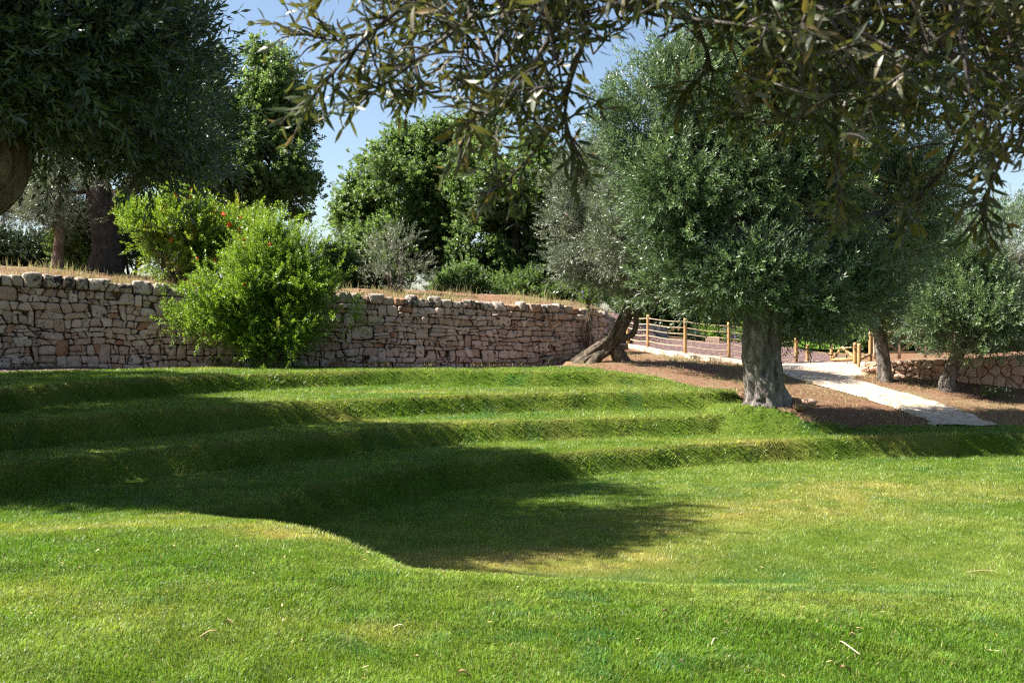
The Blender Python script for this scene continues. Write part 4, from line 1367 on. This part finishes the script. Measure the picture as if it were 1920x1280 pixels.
# turf strip beyond the mulch yard, pale blocks
o = mesh('turf_strip', np.array([(x, y, G(x, y) + .09 + .22 * (k == 1)) for k, y in enumerate((41.3, 41.9, 47.)) for x in np.linspace(at(1465, 0, 42)[0], at(1570, 0, 42)[0], 14)]), [grid_faces(3, 14)[:, ::-1]], M['lawn'], None, True,
         {'col': np.tile(np.array((.10, .19, .02)), (42, 1))})
tag(o, 'strip of bright turf beyond the mulch yard', 'lawn', kind='structure')
p = hit(1336, 644)
o = MB()
V, f = tube(np.array([(0, 0, -.1), (0, 0, .0), (0, 0, .24), (0, 0, .26)]), np.array([.34, .36, .35, .33]), n=5, seg=4, rough=.05)
o.add(V * np.array([1.1, 1, 1]), f, .9)
ob = o.build('stone_block', M['pale_stone'])
ob.location = p
ob.rotation_euler = (0, 0, .6)
tag(ob, 'pale squared stone block in the mulch between two posts of the rope fence', 'stone')

# ------------------------------------------------------------------ timber
def post(mb, p, h, r, r2=None, seg=10):
    V, f = tube(np.array([p - np.array([0, 0, .15]), p + np.array([0, 0, h * .5]), p + np.array([0, 0, h - .01]), p + np.array([0, 0, h])]), np.array([r, r, r2 or r, (r2 or r) * .8]), n=6, seg=seg, rough=.03)
    mb.add(V, f)


def rail(mb, a, b, r, seg=8):
    V, f = tube(np.array([a, (np.asarray(a) + b) / 2, b]), np.array([r, r, r]), n=4, seg=seg, rough=.02)
    mb.add(V, f)


posts = [(1178, 652, 590), (1216, 658, 592), (1286, 668.5, 598), (1368, 677, 606), (1445, 682, 612), (1495, 681, 612), (1516, 680, 646)]
fence = empty('rope_fence', hit(1286, 669), 'golden timber post fence strung with six pale ropes along the mulch yard', 'fence')
f0 = np.array(fence.location)
tops = []
for px, pyb, pyt in posts:
    p = hit(px, pyb)
    p[1] += .12
    p[2] = G(p[0], p[1])
    h = (EYE - (pyt - HY) / F * p[1]) - p[2]
    mb = MB()
    post(mb, p, h, .056)
    mb.build('post', M['timber'], fence, True, f0)
    tops.append((p, h))
for k in range(6):
    mb = MB()
    for (pa, ha), (pb, hb) in zip(tops[:-2], tops[1:-1]):
        a = pa + np.array([0, -.03, ha * (.93 - .165 * k)])
        c = pb + np.array([0, -.03, hb * (.93 - .165 * k)])
        m_ = (a + c) / 2 - np.array([0, 0, .035])
        V, f = tube(np.array([a, m_, c]), np.array([.014] * 3), n=8, seg=6)
        mb.add(V, f)
    mb.build('rope', M['rope'], fence, True, f0)

gate = empty('timber_gate', hit(1590, 682), 'low timber gate frame with crossed round poles at the top of the path', 'gate')
g0 = np.array(gate.location)
pa, pb, pc, pe = (hit(px, py) for px, py in ((1559, 679), (1603, 684), (1611, 688), (1632, 679)))
dz = np.array([0, 0, 1.0])
for p, h, r in ((pa, .58, .055), (pb, .72, .06), (pc, .74, .06), (pe, .98, .06)):
    mb = MB(); post(mb, p, h, r); mb.build('post', M['timber'], gate, True, g0)
mid = (pa + pb) / 2 + dz * .52 + np.array([.0, .1, 0])
for a, c, r in ((pa + dz * .08, pb + dz * .2, .05), (pa + dz * .1, mid, .045), (mid + dz * .02, pb + dz * .22, .045), (pc + dz * .24, pe + dz * .26, .05)):
    mb = MB(); rail(mb, a, c, r); mb.build('rail', M['timber'], gate, True, g0)
mb = MB(); rail(mb, pa + dz * .46, pb + dz * .58, .013); mb.build('rope', M['rope'], gate, True, g0)

cf = empty('crossbuck_fence', at(1700, 660, 36), 'weathered timber fence with crossed braces above the low pale wall', 'fence')
c0 = np.array(cf.location)
px_ = [1640, 1686, 1735, 1790, 1850]
P_ = []
for px in px_:
    p = at(px, 675, 35.5); p[2] = G(p[0], p[1]); P_.append(p)
    mb = MB(); post(mb, p, 1.05, .055); mb.build('post', M['timber_grey'], cf, True, c0)
for a, c in zip(P_[:-1], P_[1:]):
    for e, g in ((.22, .22), (.92, .92)):
        mb = MB(); rail(mb, a + dz * e, c + dz * g, .045); mb.build('rail', M['timber_grey'], cf, True, c0)
    for e, g in ((.24, .90), (.90, .24)):
        mb = MB(); rail(mb, a + dz * e + np.array([0, .05 * (e > .5), 0]), c + dz * g + np.array([0, .05 * (e > .5), 0]), .04); mb.build('brace', M['timber_grey'], cf, True, c0)

# wire mesh fence above the ivy hedge
wf = empty('wire_fence', at(40, 500, 38.6), 'dark wire mesh fence rising above the ivy hedge', 'fence')
w0 = np.array(wf.location)
d = 38.6
zt, zb_ = at(0, 385, d)[2], at(0, 505, d)[2]
for px in (7, 104, -120):
    mb = MB(); p = at(px, 505, d); post(mb, p, zt - zb_ + .1, .03, seg=6); mb.build('post', M['wire'], wf, True, w0)
mb = MB()
xa, xb = at(-190, 0, d)[0], at(104, 0, d)[0]
for z in np.arange(zb_, zt, .16):
    V, f = tube(np.array([(xa, d, z), (xb, d, z)]), np.array([.006, .006]), n=2, seg=3, cap=False); mb.add(V, f)
for x in np.arange(xa, xb, .13):
    V, f = tube(np.array([(x, d, zb_), (x, d, zt)]), np.array([.005, .005]), n=2, seg=3, cap=False); mb.add(V, f)
mb.build('wire_mesh', M['wire'], wf, False, w0)

# ------------------------------------------------------------------ dry weeds on top of the wall and on the soil
def blades(name, x, y, h, w, mat, tone, label, r):
    n = len(x)
    z = gz(x, y) - .02
    a = r.uniform(0, 6.28, n)
    ln = r.uniform(.1, .7, n)
    tip = np.stack([x + np.cos(a) * ln * h, y + np.sin(a) * ln * h, z + h], -1)
    mid = np.stack([x + np.cos(a) * ln * h * .3, y + np.sin(a) * ln * h * .3, z + h * .6], -1)
    wa = r.uniform(0, 6.28, n)
    wv = np.stack([np.cos(wa) * w / 2, np.sin(wa) * w / 2, 0 * w], -1)
    b = np.stack([x, y, z], -1)
    V = np.stack([b - wv, b + wv, mid + wv * .8, mid - wv * .8, tip], 1).reshape(-1, 3)
    i = np.arange(n) * 5
    o = mesh(name, V, [np.stack([i, i + 1, i + 2, i + 3], -1), np.stack([i + 3, i + 2, i + 4], -1)], mat, None, False, {'tone': np.repeat(tone, 5)})
    return tag(o, label, 'grass', kind='stuff')


r = np.random.default_rng(77)
n = 15000
x = r.uniform(-17, 4, n)
y = wall_y(x) + .55 + r.gamma(1.6, 1.1, n)
k = fbm(x * 1.3, y * 1.3, 0, 3) > .50
x, y = x[k], y[k]
h = .03 + .34 * r.random(len(x)) ** 3.2 * (.4 + 1.2 * fbm(x * .8, y * .8, 2., 2)) * sstep(.5, 1.4, y - wall_y(x)) + .03
blades('dry_grass', x, y, h, r.uniform(.010, .022, len(x)), M['weed'], np.clip(r.normal(.36, .30, len(x)), 0, 1), 'dry straw coloured grass and weeds along the top of the tall wall', r)
n = 26000
x = r.uniform(2, 19, n)
y = r.uniform(21, 34, n)
onpath = np.zeros(n, bool)
pl = np.concatenate([Lp, Rp[::-1]])


def inpoly(x, y, P):
    c = np.zeros(len(x), bool)
    for (x0, y0), (x1, y1) in zip(P, np.roll(P, -1, 0)):
        k = (y0 > y) != (y1 > y)
        c ^= k & (x < (x1 - x0) * (y - y0) / (y1 - y0 + 1e-12) + x0)
    return c


k = ~inpoly(x, y, pl) & (y > lawn_edge(x) - .05) & (y < np.interp(x, LF[:, 0], LF[:, 1]) - .3) & (y < np.interp(x, LOWW[:, 0], LOWW[:, 1], left=99) - .1) & (fbm(x * .9, y * .9, 3, 4) > .47)
x, y = x[k], y[k]
hw = r.uniform(.02, .09, len(x)) * (.5 + fbm(x * 2, y * 2, 0, 2))
xw = r.uniform(-15, 2.5, 5000)
xw = xw[fbm(xw * 1.4, 6., 0, 3) > .53]
yw_ = wall_y(xw) - r.gamma(1.2, .12, len(xw)) - .05
hw = np.concatenate([hw, r.uniform(.04, .22, len(xw)) * r.random(len(xw))])
ep = np.concatenate([Lp, Rp])[r.integers(0, 180, 1500)] + r.normal(0, .11, (1500, 2))
ep = ep[fbm(ep[:, 0] * 1.6, ep[:, 1] * 1.6, 4., 2) > .45]
ep = ep[ep[:, 1] > lawn_edge(ep[:, 0])]
hw = np.concatenate([hw, r.uniform(.03, .10, len(ep))])
x, y = np.concatenate([x, xw, ep[:, 0]]), np.concatenate([y, yw_, ep[:, 1]])
blades('weeds', x, y, hw, r.uniform(.010, .022, len(x)), M['weed'], np.clip(r.normal(.28, .28, len(x)), 0, 1), 'sparse weeds and dry blades scattered over the bare soil', r)

# small stones
for k, (px, py, s, lab, mt) in enumerate([(1516, 756, (.42, .26, .14), 'pale flat stone lying on the soil just past the big trunk', 'pale_stone'), (1488, 757, (.34, .24, .2), 'dark rounded stone against the foot of the big trunk', 'core'), (1500, 766, (.3, .22, .18), 'dark stone in the shade beside the pale flat stone', 'core'),
                                         (298, 682, (.14, .12, .08), 'small pale pebble on the mulch below the tall wall', 'pale_stone'), (1645, 745, (.16, .12, .07), 'small stone at the edge of the paved path', 'pale_stone')]):
    rock('rock', hit(px, py), s, M[mt], lab, 'stone', None, k + 1)

# wild flowers by the low wall
b = hit(1865, 745)
shrub('wild_flower', 'clump of small white flowers on the soil below the low wall', b, [((b[0], b[1], b[2] + .12), (.5, .3, .10))], 'shrub', M['shrub'], 130, 30, 6, .12, .35, cat='plant', stems=0, flowers=18, flower_mat='petal', fsize=.026, holes=.05)

# straws and dead leaves lying on the lawn
lit = [(748, 1184, .07, .9, 'straw', 'short pale straw on the lawn near the middle of the photo'), (392, 1201, .10, .7, 'straw', 'thin pale straw lying flat on the sunny lawn'), (1340, 1215, .10, .95, 'straw', 'pale forked straw upright in the grass'), (1248, 1158, .08, .5, 'leaf', 'curled tan leaf at the edge of the darker turf'),
       (1278, 1258, .05, 1., 'leaf', 'whitish dead leaf low in the grass'), (1590, 1225, .30, .9, 'straw', 'long pale stalk bent across the grass'), (1585, 1266, .12, .55, 'leaf', 'tan dry leaf lying beside the long pale stalk'), (1840, 1076, .35, .7, 'straw', 'long thin bowed stalk on the far side of the lawn'), (1088, 1046, .05, .0, 'leaf', 'single dark dead leaf on the yellow turf'),
       (1600, 1202, .06, .7, 'leaf', 'small dry leaf above the long pale stalk'), (870, 1275, .10, .6, 'leaf', 'tan dead leaf at the lower edge of the lawn'), (430, 1179, .06, .45, 'leaf', 'small brown leaf in the sunny lawn')]
for k, (px, py, ln, tn, ty, lab) in enumerate(lit):
    p = hit(px, py)
    rr = np.random.default_rng(200 + k)
    a = rr.uniform(-.6, .6) + (1.2 if px in (1340, 1590) else 0)
    if ty == 'straw':
        q = np.array([[-.5, 0, .0], [-.15, .04, .012], [.2, .03, .016], [.5, -.05, .004]]) * np.array([ln, ln, 1])
        V, f = tube(q, np.array([.0022, .0026, .0024, .0012]) * (1.2 + .4 * rr.random()), n=10, seg=5)
    else:
        ln *= .7
        t = np.linspace(0, 1, 9)[:, None]
        u = np.linspace(-1, 1, 5)[None, :]
        wdt = np.sin(np.pi * np.clip(t * .96 + .02, 0, 1)) * ln * .2
        V = np.stack([(t - .5) * ln + 0 * u, u * wdt, .012 * u ** 2 + .015 * np.sin(t * 4) + 0 * u], -1).reshape(-1, 3)
        f = [grid_faces(9, 5)]
    o = mesh('dry_straw' if ty == 'straw' else 'dead_leaf', V, f, M['litter'], None, True, {'tone': np.full(len(V), tn * .8)})
    o.location = (float(p[0]), float(p[1]), float(p[2] + .026))
    o.rotation_euler = (rr.normal(0, .12), rr.normal(0, .12), a)
    tag(o, lab, 'straw' if ty == 'straw' else 'leaf', 'straws and dead leaves on the lawn')

r = np.random.default_rng(301)
n = 230
yy = np.sqrt(r.uniform(4.2 ** 2, 15 ** 2, n))
xx = r.uniform(-.5, .5, n) * yy
mb = MB()
for x0, y0 in zip(xx, yy):
    ln = r.uniform(.025, .055)
    a = r.uniform(0, 6.28)
    c, s_ = math.cos(a), math.sin(a)
    w_ = ln * r.uniform(.09, .16)
    q = np.array([(-ln / 2, 0, 0), (0, -w_, .006), (ln / 2, 0, r.uniform(0, .015)), (0, w_, .006)])
    q = np.stack([q[:, 0] * c - q[:, 1] * s_, q[:, 0] * s_ + q[:, 1] * c, q[:, 2]], -1) + np.array([x0, y0, G(x0, y0) + .026])
    mb.add(q, [np.array([[0, 1, 2, 3]])], float(r.random()) * .8)
tag(mb.build('fallen_leaves', M['litter']), 'tiny dry olive leaves and clippings scattered over the lawn', 'leaves', kind='stuff')

# ------------------------------------------------------------------ olive overhead: branches hanging into the view
def near_olive():
    r = np.random.default_rng(61)
    bx, by = 4.3, -1.6
    base = np.array([bx, by, G(bx, by)])
    root = empty('olive_tree', base, 'olive whose leafy branches hang down close in front, at the top of the view', 'tree')
    mb = MB()
    T = np.array([(bx, by, base[2] - .2, .5), (bx - .05, by, .9, .36), (bx - .2, by + .1, 1.8, .32), (bx - .5, by + .4, 2.7, .28), (bx - .9, by + .9, 3.5, .2)])
    V, f = tube(T[:, :3], T[:, 3], n=30, seg=24, flute=.08, rough=.15)
    mb.add(V, f)
    hub = T[-2, :3]
    limbs = [[hub, (3.0, .6, 3.5), (1.8, 2.0, 3.5), (.6, 2.6, 3.2), (-.3, 2.6, 2.75)], [hub, (3.2, 1.2, 3.4), (2.4, 2.6, 3.2), (1.8, 3.2, 2.9)], [hub, (3.4, 1.4, 3.8), (1.4, 2.8, 4.0), (-.5, 3.2, 3.9)], [T[-1, :3], (2.6, 1.6, 4.2), (1.0, 2.0, 4.6), (-1.2, 2.0, 4.4)], [hub, (4.2, 1.5, 3.6), (3.2, 3.2, 3.3)]]
    LP = []
    for q in limbs:
        q = np.array([np.asarray(v, float) for v in q])
        n = 26
        sp = smoothpath(q, n)
        LP.append(sp)
        V, f = tube(sp, np.linspace(.11, .02, n), n=n, seg=8, rough=.1)
        mb.add(V, f)
    LPs = np.concatenate(LP)
    env = np.array([(540, 20), (562, 110), (600, 175), (660, 195), (720, 190), (780, 200), (850, 235), (900, 300), (960, 350), (1040, 310), (1085, 200), (1130, 165), (1180, 95), (1260, 110), (1330, 160), (1400, 215), (1480, 250), (1530, 350), (1580, 400), (1640, 350), (1690, 300), (1750, 370), (1850, 385), (1930, 370), (2000, 380)])
    dens = lambda px: np.interp(px, [540, 640, 800, 950, 1060, 1120, 1250, 1400, 1550, 1920], [.10, .13, .20, .38, .48, .42, .45, .72, .88, .9])
    leafV, leafT, n0 = [], [], 0
    pts, dirs, lens = [], [], []

    def add_twig(p0, dr, L, ls=1.0):
        """thin drooping twig carrying paired leaves"""
        nonlocal n0
        dr = dr / np.linalg.norm(dr)
        p1 = p0 + dr * L * .5
        d2 = dr + np.array([0, 0, -.35]) + r.normal(0, .18, 3)
        d2 /= np.linalg.norm(d2)
        p2 = p1 + d2 * L * .5
        path = smoothpath(np.array([p0, p1, p2]), 9)
        V, f = tube(path, np.linspace(.0032, .0010, 9), n=9, seg=4, cap=False)
        mb.add(V, f)
        m = max(3, int(L / (.021 * ls)))
        for k in range(m):
            t = (k + .7) / m
            i = min(int(t * 8), 7)
            c = path[i] * (1 - (t * 8 - i)) + path[i + 1] * (t * 8 - i)
            tg = unit(path[i + 1] - path[i])
            s1 = unit(np.cross(tg, np.array([.3, .2, 1.0])))
            s2 = np.cross(tg, s1)
            ph = k * np.pi / 2 * 1.03 + r.normal(0, .35)
            for q in (0, np.pi):
                if r.random() < .14:
                    continue
                rad = s1 * math.cos(ph + q) + s2 * math.sin(ph + q)
                a = math.radians(r.uniform(28, 80))
                dv = unit(tg * math.cos(a) + rad * math.sin(a) + np.array([0, 0, -.12]))
                nn = unit(tg - dv * tg.dot(dv) + r.normal(0, .25, 3))
                nn = unit(nn - dv * nn.dot(dv))
                sv = np.cross(nn, dv)
                Lf = ls * r.uniform(.036, .057) * (1 - .25 * (t > .85))
                w = Lf * r.uniform(.19, .27)
                cv = r.uniform(-.10, .12) * Lf
                b_ = c + dv * .004
                P = [b_]
                for u, wd in ((.28, .9), (.65, .85)):
                    ctr = b_ + dv * Lf * u + nn * cv * math.sin(u * math.pi)
                    P += [ctr - sv * w / 2 * wd + nn * w * .12, ctr, ctr + sv * w / 2 * wd + nn * w * .12]
                P.append(b_ + dv * Lf)
                leafV.append(np.array(P))
                leafT.append(np.clip(r.normal(.46, .28), 0, 1))

    # twigs in view
    cnt = 0
    while cnt < 1350:
        px = r.uniform(540, 2050)
        if r.random() > dens(px):
            continue
        ym = np.interp(px, env[:, 0], env[:, 1])
        py = ym - 55 - (ym + 150) * r.random() ** (1.25 if px < 1100 else .95)
        d = r.uniform(1.9, 2.7) if px < 1150 else r.uniform(1.8, 3.3)
        p = at(px, py, d)
        dr = np.array([r.normal(-.25, .8), r.normal(-.1, .6), r.uniform(-1.0, .45)])
        L = r.uniform(.07, .17)
        un = dr / np.linalg.norm(dr)
        tipz = p[2] + un[2] * L - .2 * L - .035
        ypx = HY - (tipz - EYE) / (d + un[1] * L) * F
        xpx = 960 + (p[0] + un[0] * L) / (d + un[1] * L) * F
        lim = min(ym, np.interp(xpx, env[:, 0], env[:, 1])) - 4
        if xpx < 545 or ypx > lim:
            cnt += .2
            continue
        add_twig(p, dr, L)
        if r.random() < .35:
            q = LPs[np.argmin(((LPs - p) ** 2).sum(1) + 3 * (LPs[:, 2] < p[2] + .1))]
            m_ = (q + p) / 2 + r.normal(0, .08, 3)
            V, f = tube(np.array([q, m_, p]), np.array([.009, .006, .003]), n=8, seg=5, cap=False)
            mb.add(V, f)
        cnt += 1
    # explicit sprays that mark the silhouette
    sprays = [[(900, -60), (760, 30), (640, 75), (560, 60)], [(820, -40), (700, 60), (640, 120), (590, 180)], [(900, 20), (760, 130), (690, 180)], [(1000, 60), (900, 150), (800, 175), (760, 170)], [(1050, 40), (960, 180), (880, 240)], [(1080, 100), (1040, 230), (960, 330), (930, 350)],
              [(1100, 60), (1060, 200), (1085, 300)], [(1560, 150), (1570, 300), (1580, 400)], [(1500, 100), (1500, 220), (1430, 190)], [(1800, 250), (1760, 330), (1700, 390)], [(1900, 250), (1860, 340), (1840, 410)], [(1300, 40), (1330, 120), (1290, 165)], [(1420, 60), (1410, 160), (1380, 220)]]
    for k, s in enumerate(sprays):
        d = r.uniform(1.9, 2.4)
        P = smoothpath(np.array([at(x, y, d + .04 * j) for j, (x, y) in enumerate(s)]), 14)
        V, f = tube(P, np.linspace(.006, .002, 14), n=14, seg=5, cap=False)
        mb.add(V, f)
        for i in range(3, 14):
            tg = unit(P[min(i + 1, 13)] - P[i - 1])
            for _ in range(2 if i > 9 else 1):
                add_twig(P[i], tg + r.normal(0, .55, 3), r.uniform(.07, .13))
    # the crown above the picture, which shades what hangs below
    for _ in range(2300):
        p = np.array([r.uniform(-1.3, 3.6), r.uniform(.9, 4.0), r.uniform(2.75, 4.4)])
        if HY - (p[2] - .35 - EYE) / p[1] * F > -20:
            continue
        add_twig(p, r.normal(0, 1, 3) + np.array([0, 0, -.3]), r.uniform(.24, .38), 1.5)
    V = np.concatenate(leafV)
    n = len(leafV)
    i = np.arange(n) * 8
    tri = np.concatenate([np.stack([i, i + 1, i + 2], -1), np.stack([i, i + 2, i + 3], -1), np.stack([i + 4, i + 7, i + 5], -1), np.stack([i + 5, i + 7, i + 6], -1)])
    quad = np.concatenate([np.stack([i + 1, i + 4, i + 5, i + 2], -1), np.stack([i + 2, i + 5, i + 6, i + 3], -1)])
    mb.build('trunk', M['bark'], root, True, base)
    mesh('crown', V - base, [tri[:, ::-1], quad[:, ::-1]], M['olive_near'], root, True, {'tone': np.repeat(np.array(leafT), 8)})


near_olive()

# ------------------------------------------------------------------ light, sky, camera
EL, AZ = math.radians(50), math.radians(-90)            # sun height; azimuth clockwise from +Y (to the left, slightly behind the wall)
sd = np.array([math.sin(AZ) * math.cos(EL), math.cos(AZ) * math.cos(EL), math.sin(EL)])
ld = bpy.data.lights.new('sun', 'SUN')
ld.energy = 5.0
ld.angle = math.radians(.53)
ld.color = (1.0, .95, .86)
lo = bpy.data.objects.new('sun', ld)
C.objects.link(lo)
from mathutils import Vector
lo.rotation_euler = Vector([float(v) for v in sd]).to_track_quat('Z', 'Y').to_euler()
lo.location = (-20, 10, 30)

w = bpy.data.worlds.new('World')
bpy.context.scene.world = w
w.use_nodes = True
nt = w.node_tree
sky = nt.nodes.new('ShaderNodeTexSky')
sky.sky_type = 'NISHITA'
sky.sun_disc = False
sky.sun_elevation = EL
sky.sun_rotation = AZ
sky.air_density = 1.0
sky.dust_density = 1.0
sky.ozone_density = 1.0
bg = nt.nodes['Background']
bg.inputs['Strength'].default_value = .050
nt.links.new(sky.outputs[0], bg.inputs[0])

cd = bpy.data.cameras.new('camera')
cd.sensor_width = 36
cd.lens = 36 * F / 1920
cd.shift_y = -(HY - 640) / 1920 * -1
cd.clip_start = .05
cd.clip_end = 3000
cd.dof.use_dof = True
cd.dof.focus_distance = 20
cd.dof.aperture_fstop = 9
co = bpy.data.objects.new('camera', cd)
C.objects.link(co)
co.location = (0, 0, EYE)
co.rotation_euler = (math.radians(90), 0, 0)
sc = bpy.context.scene
sc.camera = co
sc.view_settings.view_transform = 'Standard'
sc.view_settings.look = 'None'
sc.view_settings.exposure = 1.93
sc.view_settings.gamma = 1.0
sc.cycles.use_denoising = False
sc.cycles.filter_width = 1.3
sc.cycles.max_bounces = 6
sc.cycles.transmission_bounces = 4
